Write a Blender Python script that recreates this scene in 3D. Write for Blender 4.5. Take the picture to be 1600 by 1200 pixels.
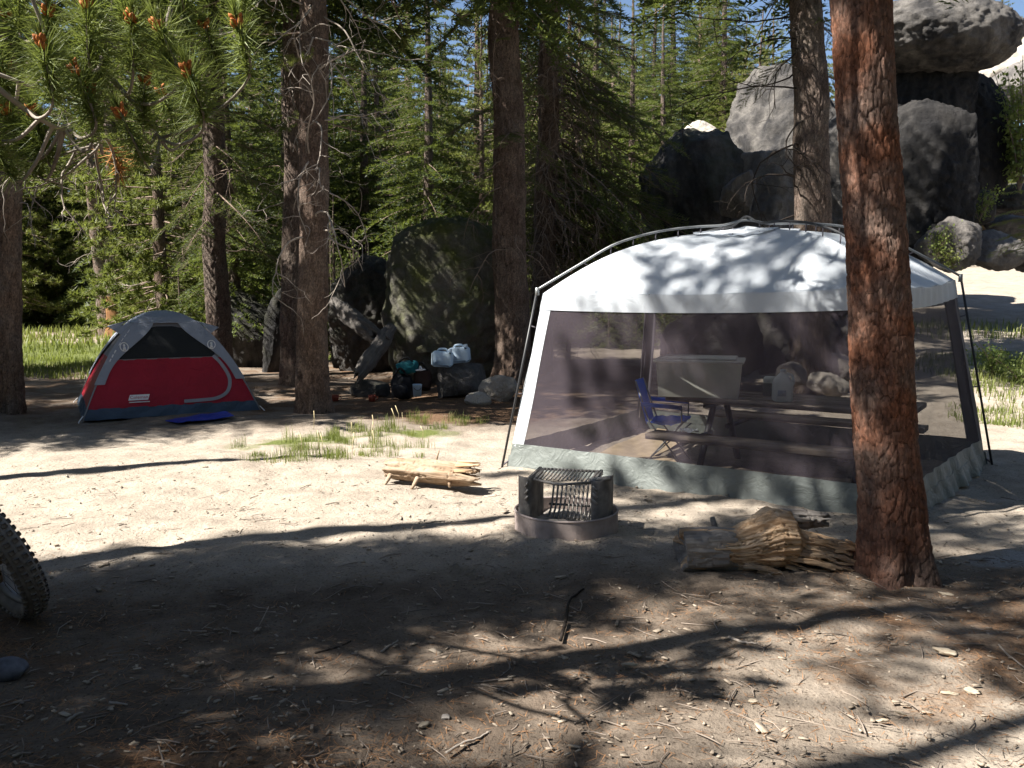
import bpy, math, random
import numpy as np
from mathutils import Vector

# ------------------------------------------------------------------ camera, sky, sun, exposure
SC = bpy.context.scene
for o in list(bpy.data.objects):
    bpy.data.objects.remove(o)
COL = SC.collection
R = math.radians
CAM_H, FPX, PITCH = 1.6, 1386.0, math.atan(150 / 1386.0)
cam_data = bpy.data.cameras.new("camera")
cam_data.sensor_width = 36.0
cam_data.lens = FPX / 1600 * 36.0
cam_data.clip_end = 900
cam_data.clip_start = 0.05
cam = bpy.data.objects.new("camera", cam_data)
COL.objects.link(cam)
cam.location = (0, 0, CAM_H)
cam.rotation_euler = (math.pi / 2 - PITCH, 0, 0)
SC.camera = cam

SUN_ELEV, SUN_AZ = 50.0, 20.0            # light travels towards (cos az, sin az)
LU = (math.cos(R(SUN_AZ)), math.sin(R(SUN_AZ)))
world = bpy.data.worlds.new("World")
SC.world = world
world.use_nodes = True
wn = world.node_tree
bg = wn.nodes["Background"]
sky = wn.nodes.new("ShaderNodeTexSky")
sky.sky_type = 'NISHITA'
sky.sun_disc = False
sky.sun_elevation = R(SUN_ELEV)
sky.sun_rotation = math.atan2(-LU[0], -LU[1])   # direction towards the sun, clockwise from +Y
sky.altitude = 2000
sky.air_density = 1.0
sky.dust_density = 2.0
wn.links.new(sky.outputs[0], bg.inputs[0])
bg.inputs[1].default_value = 0.05
sun_data = bpy.data.lights.new("sun", 'SUN')
sun_data.energy = 5.0
sun_data.angle = R(0.5)
sun_data.color = (1.0, 0.95, 0.86)
sun = bpy.data.objects.new("sun", sun_data)
COL.objects.link(sun)
ce = math.cos(R(SUN_ELEV))
SUN_DIR = Vector((LU[0] * ce, LU[1] * ce, -math.sin(R(SUN_ELEV))))
sun.rotation_euler = SUN_DIR.to_track_quat('-Z', 'Y').to_euler()
sun.location = (-20, -8, 30)
SC.view_settings.view_transform = 'Standard'
SC.view_settings.look = 'None'
SC.view_settings.exposure = 1.75
SC.view_settings.gamma = 1.0
SC.view_settings.use_curve_mapping = False
SC.cycles.max_bounces = 8
SC.cycles.diffuse_bounces = 3
SC.cycles.transparent_max_bounces = 24
SC.cycles.transmission_bounces = 4
SC.cycles.glossy_bounces = 2
SC.cycles.use_denoising = True
try:
    SC.cycles.denoiser = 'OPENIMAGEDENOISE'
except Exception:
    pass

# ------------------------------------------------------------------ noise helpers
def _hash(i, j, k, seed):
    i = i.astype(np.int64); j = j.astype(np.int64); k = k.astype(np.int64)
    h = (i * 374761393 + j * 668265263 + k * 2147483647 + seed * 1274126177) & 0xFFFFFFFF
    h = ((h ^ (h >> 13)) * 1274126177) & 0xFFFFFFFF
    h = ((h ^ (h >> 15)) * 2246822519) & 0xFFFFFFFF
    return ((h ^ (h >> 16)) & 0xFFFFFF) / float(0x1000000)

def vnoise(p, seed=0):
    """value noise in [-1,1]; p is (N,3)"""
    f = np.floor(p); t = p - f; t = t * t * (3 - 2 * t)
    x, y, z = f[:, 0], f[:, 1], f[:, 2]
    a = 0
    for dx in (0, 1):
        wx = t[:, 0] if dx else 1 - t[:, 0]
        for dy in (0, 1):
            wy = t[:, 1] if dy else 1 - t[:, 1]
            for dz in (0, 1):
                wz = t[:, 2] if dz else 1 - t[:, 2]
                a = a + wx * wy * wz * _hash(x + dx, y + dy, z + dz, seed)
    return a * 2 - 1

def fbm(p, octv=4, seed=0, gain=0.5):
    s, a = 0, 1.0
    for o in range(octv):
        s = s + a * vnoise(p * (2.0 ** o) + o * 17.3, seed + o)
        a *= gain
    return s

def fbm2(x, y, octv=4, seed=0, gain=0.5):
    return fbm(np.stack([x, y, np.zeros_like(x)], 1), octv, seed, gain)

def voro(u, v, nu, seed=0):
    """2D cells; u in cell units wraps at nu. returns F1, F2, cell random"""
    iu, iv = np.floor(u), np.floor(v)
    f1 = np.full(u.shape, 9.0); f2 = np.full(u.shape, 9.0); cid = np.zeros(u.shape)
    for du in (-1, 0, 1):
        for dv in (-1, 0, 1):
            cu, cv = iu + du, iv + dv
            cw = np.mod(cu, nu)
            jx = _hash(cw, cv, cw * 0, seed); jy = _hash(cw, cv, cw * 0 + 1, seed); cr = _hash(cw, cv, cw * 0 + 2, seed)
            d = np.hypot(cu + 0.1 + 0.8 * jx - u, cv + 0.1 + 0.8 * jy - v)
            n = d < f1
            f2 = np.where(n, f1, np.minimum(f2, d)); cid = np.where(n, cr, cid); f1 = np.where(n, d, f1)
    return f1, f2, cid

def sstep(a, b, x):
    t = np.clip((x - a) / (b - a), 0, 1)
    return t * t * (3 - 2 * t)

# ------------------------------------------------------------------ terrain height and photo rays
def gz_arr(x, y):
    x = np.asarray(x, float); y = np.asarray(y, float)
    hill = sstep(2.5, 7.0, x - 0.05 * y) * np.clip(y - 11, 0, 45) * 0.115
    far = sstep(38, 150, y) * 9.0
    mound = 0.10 * np.exp(-(((x - 0.36) / 0.8) ** 2 + ((y - 5.45) / 0.55) ** 2))
    amp = np.clip(1.0 + (np.hypot(x, y) - 6) * 0.05, 1.0, 3.0)
    b = 0.035 * fbm2(x * 0.75, y * 0.75, 3, 5) * amp + 0.012 * fbm2(x * 3.1, y * 3.1, 3, 9) + 0.25 * fbm2(x * 0.06, y * 0.06, 2, 21) * sstep(14, 34, y)
    return hill + far + mound * 0.5 + b

def gz(x, y):
    return float(gz_arr(np.array([x]), np.array([y]))[0])

_cp, _sp = math.cos(PITCH), math.sin(PITCH)
def ray(px, py):
    a, b = (px - 800) / FPX, (600 - py) / FPX
    return Vector((a, _cp + b * _sp, -_sp + b * _cp))

def P(px, py, d):
    """world point seen at photo pixel, at forward distance y = d"""
    r = ray(px, py)
    return Vector((0, 0, CAM_H)) + r * (d / r.y)

def GZ(px, py, z=0.0):
    r = ray(px, py)
    return Vector((0, 0, CAM_H)) + r * ((z - CAM_H) / r.z)

def G(px, py):
    """where the ray meets the terrain"""
    r = ray(px, py); t0 = 1.0
    for k in range(600):
        t = 1.0 + k * 0.15
        p = Vector((0, 0, CAM_H)) + r * t
        if p.z < gz(p.x, p.y):
            lo, hi = t - 0.15, t
            for _ in range(12):
                m = (lo + hi) / 2
                q = Vector((0, 0, CAM_H)) + r * m
                if q.z < gz(q.x, q.y): hi = m
                else: lo = m
            p = Vector((0, 0, CAM_H)) + r * hi
            return p
    return p

def SV(s, v):
    """ground point from along-sun and across-sun coordinates"""
    return (LU[0] * s - LU[1] * v, LU[1] * s + LU[0] * v)

# ------------------------------------------------------------------ object helpers
def set_mesh(me, V, F_quads=None, F_tris=None, smooth=True, attrs=None):
    V = np.asarray(V, np.float32)
    q = np.asarray(F_quads, np.int32).reshape(-1, 4) if F_quads is not None and len(F_quads) else np.zeros((0, 4), np.int32)
    t = np.asarray(F_tris, np.int32).reshape(-1, 3) if F_tris is not None and len(F_tris) else np.zeros((0, 3), np.int32)
    me.vertices.add(len(V)); me.vertices.foreach_set("co", V.ravel())
    me.loops.add(q.size + t.size)
    me.loops.foreach_set("vertex_index", np.concatenate([q.ravel(), t.ravel()]))
    n = len(q) + len(t)
    me.polygons.add(n)
    starts = np.concatenate([np.arange(len(q)) * 4, q.size + np.arange(len(t)) * 3]).astype(np.int32)
    me.polygons.foreach_set("loop_start", starts)
    if smooth:
        me.polygons.foreach_set("use_smooth", np.ones(n, bool))
    me.update(calc_edges=True)
    for k, a in (attrs or {}).items():
        at = me.attributes.new(k, 'FLOAT', 'POINT')
        at.data.foreach_set("value", np.asarray(a, np.float32))
    me.validate()

def link(name, me, mat=None, parent=None, loc=None):
    o = bpy.data.objects.new(name, me)
    COL.objects.link(o)
    if mat is not None and me is not None and not me.materials:
        me.materials.append(mat)
    if parent is not None:
        o.parent = parent
    if loc is not None:
        o.location = loc
    return o

def tag(o, label=None, cat=None, group=None, kind=None):
    if label: o['label'] = label
    if cat: o['category'] = cat
    if group: o['group'] = group
    if kind: o['kind'] = kind
    return o

def thing(name, label, cat, loc=(0, 0, 0), rz=0.0, group=None):
    o = bpy.data.objects.new(name, None)
    o.empty_display_size = 0.1
    COL.objects.link(o)
    o.location = loc; o.rotation_euler = (0, 0, rz)
    return tag(o, label, cat, group)

class MB:
    """collects shapes and links them as one mesh object"""
    def __init__(self):
        self.V, self.Q, self.T, self.n = [], [], [], 0
    def add(self, V, Q=None, T=None):
        V = np.asarray(V, float).reshape(-1, 3)
        if Q is not None and len(Q): self.Q.append(np.asarray(Q, int).reshape(-1, 4) + self.n)
        if T is not None and len(T): self.T.append(np.asarray(T, int).reshape(-1, 3) + self.n)
        self.V.append(V); self.n += len(V)
    def box(self, c, s, rz=0.0, M=None, bev=0.0):
        c = np.asarray(c, float); h = np.asarray(s, float) / 2
        if bev <= 0:
            v = np.array([[x, y, z] for x in (-1, 1) for y in (-1, 1) for z in (-1, 1)], float) * h
            q = [[0, 1, 3, 2], [4, 6, 7, 5], [0, 4, 5, 1], [2, 3, 7, 6], [0, 2, 6, 4], [1, 5, 7, 3]]
            t = []
        else:
            v, q, t = bevel_box(h, min(bev, h.min() * 0.9))
        if M is not None:
            v = v @ np.asarray(M, float).T
        if rz:
            cz, sz = math.cos(rz), math.sin(rz)
            v = np.stack([v[:, 0] * cz - v[:, 1] * sz, v[:, 0] * sz + v[:, 1] * cz, v[:, 2]], 1)
        self.add(v + c, q, t)
        return self
    def tube(self, pts, rad, n=8, cap=True, closed=False):
        v, q, t = tube_mesh(pts, rad, n, cap, closed)
        self.add(v, q, t)
        return self
    def grid(self, A):
        """A: (m,n,3) grid of points"""
        m, n = A.shape[:2]
        i = np.arange(m * n).reshape(m, n)
        q = np.stack([i[:-1, :-1], i[1:, :-1], i[1:, 1:], i[:-1, 1:]], -1).reshape(-1, 4)
        self.add(A.reshape(-1, 3), q)
        return self
    def slab(self, A, B):
        """closed sheet between two grids of the same shape"""
        m, n = A.shape[:2]
        i = np.arange(m * n).reshape(m, n); N = m * n
        q = [np.stack([i[:-1, :-1], i[:-1, 1:], i[1:, 1:], i[1:, :-1]], -1).reshape(-1, 4),
             np.stack([i[:-1, :-1], i[1:, :-1], i[1:, 1:], i[:-1, 1:]], -1).reshape(-1, 4) + N]
        edge = np.concatenate([i[0, :], i[1:, -1], i[-1, -2::-1], i[-2:0:-1, 0]])
        e2 = np.roll(edge, -1)
        P_ = np.concatenate([A.reshape(-1, 3), B.reshape(-1, 3)])
        ne = len(edge); k = np.arange(ne); k2 = np.roll(k, -1)      # rim with its own vertices, so that the sheet shades flat to its edge
        q.append(2 * N + np.stack([k, k + ne, k2 + ne, k2], 1))
        self.add(np.concatenate([P_, P_[edge], P_[edge + N]]), np.concatenate(q))
        return self
    def build(self, name, mat, parent=None, smooth=False, loc=None, attrs=None):
        me = bpy.data.meshes.new(name)
        set_mesh(me, np.concatenate(self.V), np.concatenate(self.Q) if self.Q else None,
                 np.concatenate(self.T) if self.T else None, smooth, attrs)
        return link(name, me, mat, parent, loc)

def bevel_box(h, b):
    """box with chamfered edges"""
    v, idx = [], {}
    for sx in (-1, 1):
        for sy in (-1, 1):
            for sz in (-1, 1):
                s = (sx, sy, sz)
                for ax in range(3):
                    p = [s[k] * (h[k] - (b if k != ax else 0)) for k in range(3)]
                    idx[(s, ax)] = len(v); v.append(p)
    q, t = [], []
    for ax in range(3):
        o1, o2 = [k for k in range(3) if k != ax]
        for sg in (-1, 1):
            loop = []
            for a, c in ((-1, -1), (1, -1), (1, 1), (-1, 1)):
                s = [0, 0, 0]; s[ax] = sg; s[o1] = a; s[o2] = c
                loop.append(idx[(tuple(s), ax)])
            q.append(loop)
        for a in (-1, 1):          # edge chamfers running along ax
            for c in (-1, 1):
                s0 = [0, 0, 0]; s0[o1] = a; s0[o2] = c; s1 = list(s0)
                s0[ax] = -1; s1[ax] = 1
                q.append([idx[(tuple(s0), o1)], idx[(tuple(s1), o1)], idx[(tuple(s1), o2)], idx[(tuple(s0), o2)]])
    for sx in (-1, 1):
        for sy in (-1, 1):
            for sz in (-1, 1):
                s = (sx, sy, sz)
                t.append([idx[(s, 0)], idx[(s, 1)], idx[(s, 2)]])
    return np.array(v, float), q, t

def tube_mesh(pts, rad, n=8, cap=True, closed=False):
    p = np.asarray([tuple(a) for a in pts], float)
    m = len(p)
    rad = np.broadcast_to(np.asarray(rad, float), (m,))
    if closed:
        tg = np.roll(p, -1, 0) - np.roll(p, 1, 0)
    else:
        tg = np.gradient(p, axis=0)
    tg /= np.linalg.norm(tg, axis=1)[:, None] + 1e-12
    ref = np.array([0, 0, 1.0]) if abs(tg[0, 2]) < 0.9 else np.array([1.0, 0, 0])
    N = np.zeros_like(p); a = np.cross(tg[0], ref); a /= np.linalg.norm(a); N[0] = a
    for i in range(1, m):
        a = N[i - 1] - tg[i] * np.dot(N[i - 1], tg[i]); N[i] = a / (np.linalg.norm(a) + 1e-12)
    Bn = np.cross(tg, N)
    th = np.linspace(0, 2 * math.pi, n, endpoint=False)
    V = p[:, None] + rad[:, None, None] * (np.cos(th)[None, :, None] * N[:, None] + np.sin(th)[None, :, None] * Bn[:, None])
    i = np.arange(m * n).reshape(m, n); j = np.roll(i, -1, 1)
    q = np.stack([i[:-1], j[:-1], j[1:], i[1:]], -1).reshape(-1, 4)
    if closed:
        q = np.concatenate([q, np.stack([i[-1], j[-1], j[0], i[0]], -1).reshape(-1, 4)])
    V = V.reshape(-1, 3); t = []
    if cap and not closed:
        V = np.concatenate([V, p[:1], p[-1:]])
        c0, c1 = m * n, m * n + 1
        for k in range(n):
            t.append([c0, i[0, (k + 1) % n], i[0, k]]); t.append([c1, i[-1, k], i[-1, (k + 1) % n]])
    return V, q, t

def spline(pts, k=8):
    """Catmull-Rom through points"""
    p = np.asarray([tuple(a) for a in pts], float)
    if len(p) < 3:
        t = np.linspace(0, 1, k + 1)[:, None]
        return p[0] * (1 - t) + p[-1] * t
    e = np.concatenate([[2 * p[0] - p[1]], p, [2 * p[-1] - p[-2]]])
    out = []
    t = np.linspace(0, 1, k, endpoint=False)[:, None]
    for i in range(1, len(e) - 2):
        a, b, c, d = e[i - 1], e[i], e[i + 1], e[i + 2]
        out.append(0.5 * ((2 * b) + (c - a) * t + (2 * a - 5 * b + 4 * c - d) * t ** 2 + (3 * b - a - 3 * c + d) * t ** 3))
    out.append(p[-1:])
    return np.concatenate(out)

# ------------------------------------------------------------------ materials
class NT:
    def __init__(self, name):
        self.m = bpy.data.materials.new(name); self.m.use_nodes = True
        self.t = self.m.node_tree; self.p = self.t.nodes["Principled BSDF"]; self.out = self.t.nodes["Material Output"]
    def n(self, kind, **kw):
        x = self.t.nodes.new("ShaderNode" + kind)
        for k, v in kw.items(): setattr(x, k, v)
        return x
    def l(self, a, b): self.t.links.new(a, b)
    def coord(self, which='Object', scale=(1, 1, 1)):
        c = self.n('TexCoord'); mp = self.n('Mapping'); mp.inputs['Scale'].default_value = scale
        self.l(c.outputs[which], mp.inputs[0]); return mp.outputs[0]
    def noise(self, vec, scale, detail=4, rough=0.55, dist=0.0):
        x = self.n('TexNoise'); x.inputs['Scale'].default_value = scale; x.inputs['Detail'].default_value = detail
        x.inputs['Roughness'].default_value = rough; x.inputs['Distortion'].default_value = dist
        if vec is not None: self.l(vec, x.inputs['Vector'])
        return x.outputs[0]
    def voro(self, vec, scale, feature='F1', out=0):
        x = self.n('TexVoronoi'); x.feature = feature; x.inputs['Scale'].default_value = scale
        if vec is not None: self.l(vec, x.inputs['Vector'])
        return x.outputs[out]
    def ramp(self, fac, stops, interp='LINEAR'):
        x = self.n('ValToRGB'); x.color_ramp.interpolation = interp
        e = x.color_ramp.elements
        while len(e) > 1: e.remove(e[-1])
        e[0].position = stops[0][0]; e[0].color = c4(stops[0][1])
        for p, c in stops[1:]:
            k = e.new(p); k.color = c4(c)
        self.l(fac, x.inputs[0]); return x.outputs[0]
    def mix(self, fac, a, b, mode='MIX'):
        x = self.n('Mix', data_type='RGBA', blend_type=mode)
        for s, v in ((x.inputs[0], fac), (x.inputs[6], a), (x.inputs[7], b)):
            if hasattr(v, 'links'): self.l(v, s)
            elif isinstance(v, (int, float)): s.default_value = v
            else: s.default_value = c4(v)
        return x.outputs[2]
    def math(self, op, a, b=None):
        x = self.n('Math', operation=op)
        for s, v in zip(x.inputs, (a, b)):
            if v is None: continue
            if hasattr(v, 'links'): self.l(v, s)
            else: s.default_value = v
        return x.outputs[0]
    def attr(self, name):
        x = self.n('Attribute'); x.attribute_name = name; return x.outputs['Fac']
    def bump(self, h, strength=0.5, dist=0.01):
        x = self.n('Bump'); x.inputs['Strength'].default_value = strength; x.inputs['Distance'].default_value = dist
        self.l(h, x.inputs['Height']); self.l(x.outputs[0], self.p.inputs['Normal']); return x.outputs[0]
    def base(self, c, rough=0.8, spec=0.3, metal=0.0):
        if hasattr(c, 'links'): self.l(c, self.p.inputs['Base Color'])
        else: self.p.inputs['Base Color'].default_value = c4(c)
        self.p.inputs['Roughness'].default_value = rough
        self.p.inputs['Specular IOR Level'].default_value = spec
        self.p.inputs['Metallic'].default_value = metal
        return self

def c4(c):
    return (c[0], c[1], c[2], c[3] if len(c) > 3 else 1.0) if not isinstance(c, (int, float)) else (c, c, c, 1)

def simple(name, col, rough=0.7, spec=0.3, metal=0.0, var=0.25, scale=6.0, bump=0.0, bscale=60.0, weave=False):
    t = NT(name); v = t.coord()
    n = t.noise(v, scale, 5)
    lo = [max(0, c * (1 - var)) for c in col]; hi = [min(1, c * (1 + var)) for c in col]
    t.base(t.ramp(n, [(0.3, lo), (0.7, hi)]), rough, spec, metal)
    if bump:
        t.bump(t.noise(v, bscale, 4), bump, 0.004)
    return t.m

def foliage_mat(name, dark, light, trans=0.35, scale=1.3):
    t = NT(name)
    g = t.n('NewGeometry'); oi = t.n('ObjectInfo')
    mp = t.n('Mapping'); t.l(g.outputs['Position'], mp.inputs[0])
    n1 = t.noise(mp.outputs[0], scale, 3)
    n2 = t.noise(mp.outputs[0], scale * 9, 2)
    n = t.math('ADD', t.math('MULTIPLY', n1, 0.6), t.math('MULTIPLY', n2, 0.4))
    n = t.math('ADD', n, t.math('MULTIPLY', t.math('SUBTRACT', oi.outputs['Random'], 0.5), 0.22))
    c = t.ramp(n, [(0.36, dark), (0.64, light)])
    t.base(c, 0.55, 0.35)
    tr = t.n('BsdfTranslucent'); t.l(t.mix(0.5, c, (0.30, 0.36, 0.06)), tr.inputs[0])
    mx = t.n('MixShader'); mx.inputs[0].default_value = trans
    t.l(t.p.outputs[0], mx.inputs[1]); t.l(tr.outputs[0], mx.inputs[2]); t.l(mx.outputs[0], t.out.inputs[0])
    return t.m

def ground_mat():
    t = NT("ground_soil")
    g = t.n('NewGeometry'); pos = g.outputs['Position']
    big = t.noise(pos, 0.55, 5, 0.6, 0.6)
    mid = t.noise(pos, 3.2, 6, 0.65)
    fine = t.noise(pos, 38, 5, 0.7)
    grain = t.noise(pos, 190, 3, 0.7)
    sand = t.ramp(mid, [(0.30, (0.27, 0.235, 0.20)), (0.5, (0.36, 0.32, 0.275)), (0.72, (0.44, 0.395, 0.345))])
    duff_shade = t.ramp(fine, [(0.3, (0.075, 0.045, 0.03)), (0.55, (0.16, 0.10, 0.062)), (0.75, (0.28, 0.19, 0.12))])
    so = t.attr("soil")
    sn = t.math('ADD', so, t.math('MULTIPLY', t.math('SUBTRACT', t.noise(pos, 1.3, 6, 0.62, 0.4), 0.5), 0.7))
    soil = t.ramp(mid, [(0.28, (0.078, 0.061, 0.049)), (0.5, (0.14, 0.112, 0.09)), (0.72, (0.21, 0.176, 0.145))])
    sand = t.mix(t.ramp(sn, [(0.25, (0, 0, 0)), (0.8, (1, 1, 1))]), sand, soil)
    dm = t.attr("duff_shade")
    dn = t.math('ADD', dm, t.math('MULTIPLY', t.math('SUBTRACT', t.noise(pos, 2.3, 6, 0.65, 0.5), 0.5), 1.3))
    c = t.mix(t.ramp(dn, [(0.45, (0, 0, 0)), (0.75, (1, 1, 1))]), sand, duff_shade)
    am = t.attr("ash")
    an = t.math('ADD', am, t.math('MULTIPLY', t.math('SUBTRACT', t.noise(pos, 5, 5), 0.5), 0.8))
    c = t.mix(t.ramp(an, [(0.5, (0, 0, 0)), (0.8, (1, 1, 1))]), c, (0.30, 0.30, 0.31))
    gm = t.attr("green")
    gn = t.math('ADD', gm, t.math('MULTIPLY', t.math('SUBTRACT', t.noise(pos, 3.5, 5), 0.5), 1.0))
    c = t.mix(t.ramp(gn, [(0.45, (0, 0, 0)), (0.7, (1, 1, 1))]), c, (0.12, 0.145, 0.045))
    sp = t.ramp(t.noise(pos, 75, 2, 0.5), [(0.30, (0.45, 0.42, 0.40)), (0.42, (1, 1, 1)), (0.64, (1, 1, 1)), (0.74, (1.35, 1.3, 1.22))])
    c = t.mix(1.0, c, sp, 'MULTIPLY')
    c = t.mix(0.35, c, t.ramp(grain, [(0.3, (0.10, 0.08, 0.065)), (0.7, (0.5, 0.44, 0.37))]), 'OVERLAY')
    t.base(c, 0.95, 0.15)
    h = t.math('ADD', t.math('MULTIPLY', t.noise(pos, 14, 5, 0.6), 1.2), t.math('ADD', t.math('MULTIPLY', fine, 0.55), t.math('MULTIPLY', grain, 0.2)))
    t.bump(h, 0.9, 0.02)
    return t.m

def bark_mat(name, c_plate, c_plate2, c_crack, grey=(0.16, 0.14, 0.13), greyamt=0.5, foot=None):
    t = NT(name)
    v = t.coord('Object', (1, 1, 0.35))
    v2 = t.coord('Object', (1, 1, 0.18))
    n = t.noise(v, 14, 6, 0.65, 0.4)
    n2 = t.noise(v2, 60, 5, 0.7)
    n3 = t.noise(t.coord('Object'), 3.0, 4)
    cell = t.attr("cell")
    k = t.math('ADD', t.math('MULTIPLY', cell, 0.45), t.math('MULTIPLY', n, 0.6))
    c = t.ramp(k, [(0.28, c_plate), (0.72, c_plate2)])
    c = t.mix(t.math('MULTIPLY', t.ramp(n3, [(0.42, (0, 0, 0)), (0.62, (1, 1, 1))]), greyamt), c, grey)
    c = t.mix(t.ramp(n2, [(0.35, (0, 0, 0)), (0.7, (0.55, 0.55, 0.55))]), c, t.mix(1.0, c, (1.9, 1.75, 1.6), 'MULTIPLY'))
    fl = t.voro(t.coord('Object', (1, 1, 0.55)), 85, out=1)
    c = t.mix(0.45, c, t.mix(1.0, c, t.ramp(t.math('MULTIPLY', fl, 1.0), [(0.2, (0.45, 0.42, 0.40)), (0.55, (1, 1, 1)), (0.85, (1.9, 1.8, 1.7))]), 'MULTIPLY'))
    if foot:
        sx = t.n('SeparateXYZ'); t.l(t.n('TexCoord').outputs['Object'], sx.inputs[0])
        zz = t.math('ADD', sx.outputs[2], t.math('MULTIPLY', t.math('SUBTRACT', n3, 0.5), 1.6))
        c = t.mix(t.ramp(zz, [(0.25, (0.8, 0.8, 0.8)), (0.95, (0, 0, 0))]), c, t.mix(0.45, foot, t.mix(1.0, c, (1.1, 1.1, 1.1), 'MULTIPLY')))
    cr = t.attr("crack")
    c = t.mix(t.ramp(cr, [(0.0, (0.8, 0.8, 0.8)), (0.35, (0, 0, 0))]), c, c_crack)
    t.base(c, 0.92, 0.15)
    t.bump(t.math('ADD', t.math('ADD', n2, n), t.math('MULTIPLY', fl, 0.5)), 1.0, 0.018)
    return t.m

def rock_mat(name, c1, c2, lichen=(0.03, 0.03, 0.032), lamt=0.5, moss=None, mamt=0.0):
    t = NT(name)
    g = t.n('NewGeometry'); pos = g.outputs['Position']
    oi = t.n('ObjectInfo')
    n1 = t.noise(pos, 1.1, 6, 0.62, 0.3)
    n2 = t.noise(pos, 9, 6, 0.7)
    sp = t.noise(pos, 120, 3, 0.6)
    c = t.ramp(t.math('ADD', t.math('MULTIPLY', n1, 0.5), t.math('MULTIPLY', n2, 0.5)), [(0.34, c1), (0.66, c2)])
    c = t.mix(0.4, c, t.ramp(sp, [(0.3, (0.12, 0.12, 0.12)), (0.7, (0.85, 0.84, 0.82))]), 'OVERLAY')
    mp = t.n('Mapping'); mp.inputs['Scale'].default_value = (1, 1, 0.3); t.l(pos, mp.inputs[0])
    st = t.noise(mp.outputs[0], 1.6, 6, 0.62, 0.5)
    lm = t.ramp(st, [(0.52 - 0.2 * lamt, (0, 0, 0)), (0.60, (lamt, lamt, lamt)), (0.8, (min(1, lamt * 1.5),) * 3)])
    c = t.mix(lm, c, lichen)
    if moss:
        sep = t.n('SeparateXYZ'); t.l(g.outputs['Normal'], sep.inputs[0])
        mm = t.math('ADD', t.math('MULTIPLY', t.noise(pos, 2.2, 6, 0.65), 1.0), t.math('MULTIPLY', sep.outputs[2], 0.18))
        c = t.mix(t.ramp(mm, [(0.56 - 0.15 * mamt, (0, 0, 0)), (0.72, (mamt, mamt, mamt))]), c, moss)
    t.base(c, 0.9, 0.2)
    t.bump(t.math('ADD', t.math('MULTIPLY', n2, 1.0), t.math('MULTIPLY', t.noise(pos, 34, 6, 0.75), 0.8)), 1.0, 0.05)
    return t.m

def fabric_mat(name, col, trans=0.2, rough=0.6, var=0.06, sheen=0.0, wr=0.25):
    t = NT(name); v = t.coord()
    n = t.noise(v, 3.5, 5, 0.6)
    c = t.ramp(n, [(0.3, [x * (1 - var) for x in col]), (0.7, [min(1, x * (1 + var)) for x in col])])
    t.base(c, rough, 0.3)
    nm = t.bump(t.math('ADD', t.noise(v, 7, 4, 0.6, 1.0), t.math('MULTIPLY', t.noise(v, 420, 1), 0.05)), wr, 0.03)
    if trans > 0:
        tr = t.n('BsdfTranslucent'); t.l(c, tr.inputs[0])
        mx = t.n('MixShader'); mx.inputs[0].default_value = trans
        t.l(t.p.outputs[0], mx.inputs[1]); t.l(tr.outputs[0], mx.inputs[2]); t.l(mx.outputs[0], t.out.inputs[0])
    return t.m

def screen_mat(name, col, clear):
    t = NT(name); v = t.coord()
    t.base(col, 0.75, 0.2)
    n = t.noise(v, 2.2, 5, 0.6, 1.2)
    w = t.ramp(n, [(0.3, (clear - 0.07,) * 3), (0.7, (clear + 0.05,) * 3)])
    tr = t.n('BsdfTransparent')
    mx = t.n('MixShader'); t.l(w, mx.inputs[0])
    t.l(t.p.outputs[0], mx.inputs[1]); t.l(tr.outputs[0], mx.inputs[2]); t.l(mx.outputs[0], t.out.inputs[0])
    return t.m

def plastic_mat(name, col, alpha=0.0, rough=0.35, trans=0.3):
    t = NT(name); t.base(col, rough, 0.4)
    cur = t.p.outputs[0]
    if trans:
        tr = t.n('BsdfTranslucent'); tr.inputs[0].default_value = c4(col)
        mx = t.n('MixShader'); mx.inputs[0].default_value = trans
        t.l(cur, mx.inputs[1]); t.l(tr.outputs[0], mx.inputs[2]); cur = mx.outputs[0]
    if alpha:
        tp = t.n('BsdfTransparent'); mx = t.n('MixShader'); mx.inputs[0].default_value = alpha
        t.l(cur, mx.inputs[1]); t.l(tp.outputs[0], mx.inputs[2]); cur = mx.outputs[0]
    t.l(cur, t.out.inputs[0])
    return t.m

def wood_mat(name, c1, c2, c3, axis=(0.12, 1, 1), scale=24, rough=0.85, bump=0.6, fibre=0.0):
    t = NT(name); v = t.coord('Object', axis)
    n = t.noise(v, scale, 6, 0.65, 0.3)
    if fibre:
        n = t.math('ADD', t.math('MULTIPLY', n, 1 - fibre), t.math('MULTIPLY', t.noise(t.coord('Object', (axis[0] * 0.45, 1, 1)), scale * 3.6, 5, 0.7), fibre))
    n2 = t.noise(t.coord('Object'), 4, 4)
    c = t.ramp(n, [(0.28, c1), (0.5, c2), (0.72, c3)])
    c = t.mix(t.ramp(n2, [(0.35, (0, 0, 0)), (0.7, (0.45, 0.45, 0.45))]), c, c3)
    t.base(c, rough, 0.2)
    t.bump(t.math('ADD', n, t.math('MULTIPLY', t.noise(v, scale * 4, 4), 0.5)), bump, 0.01)
    return t.m

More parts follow.
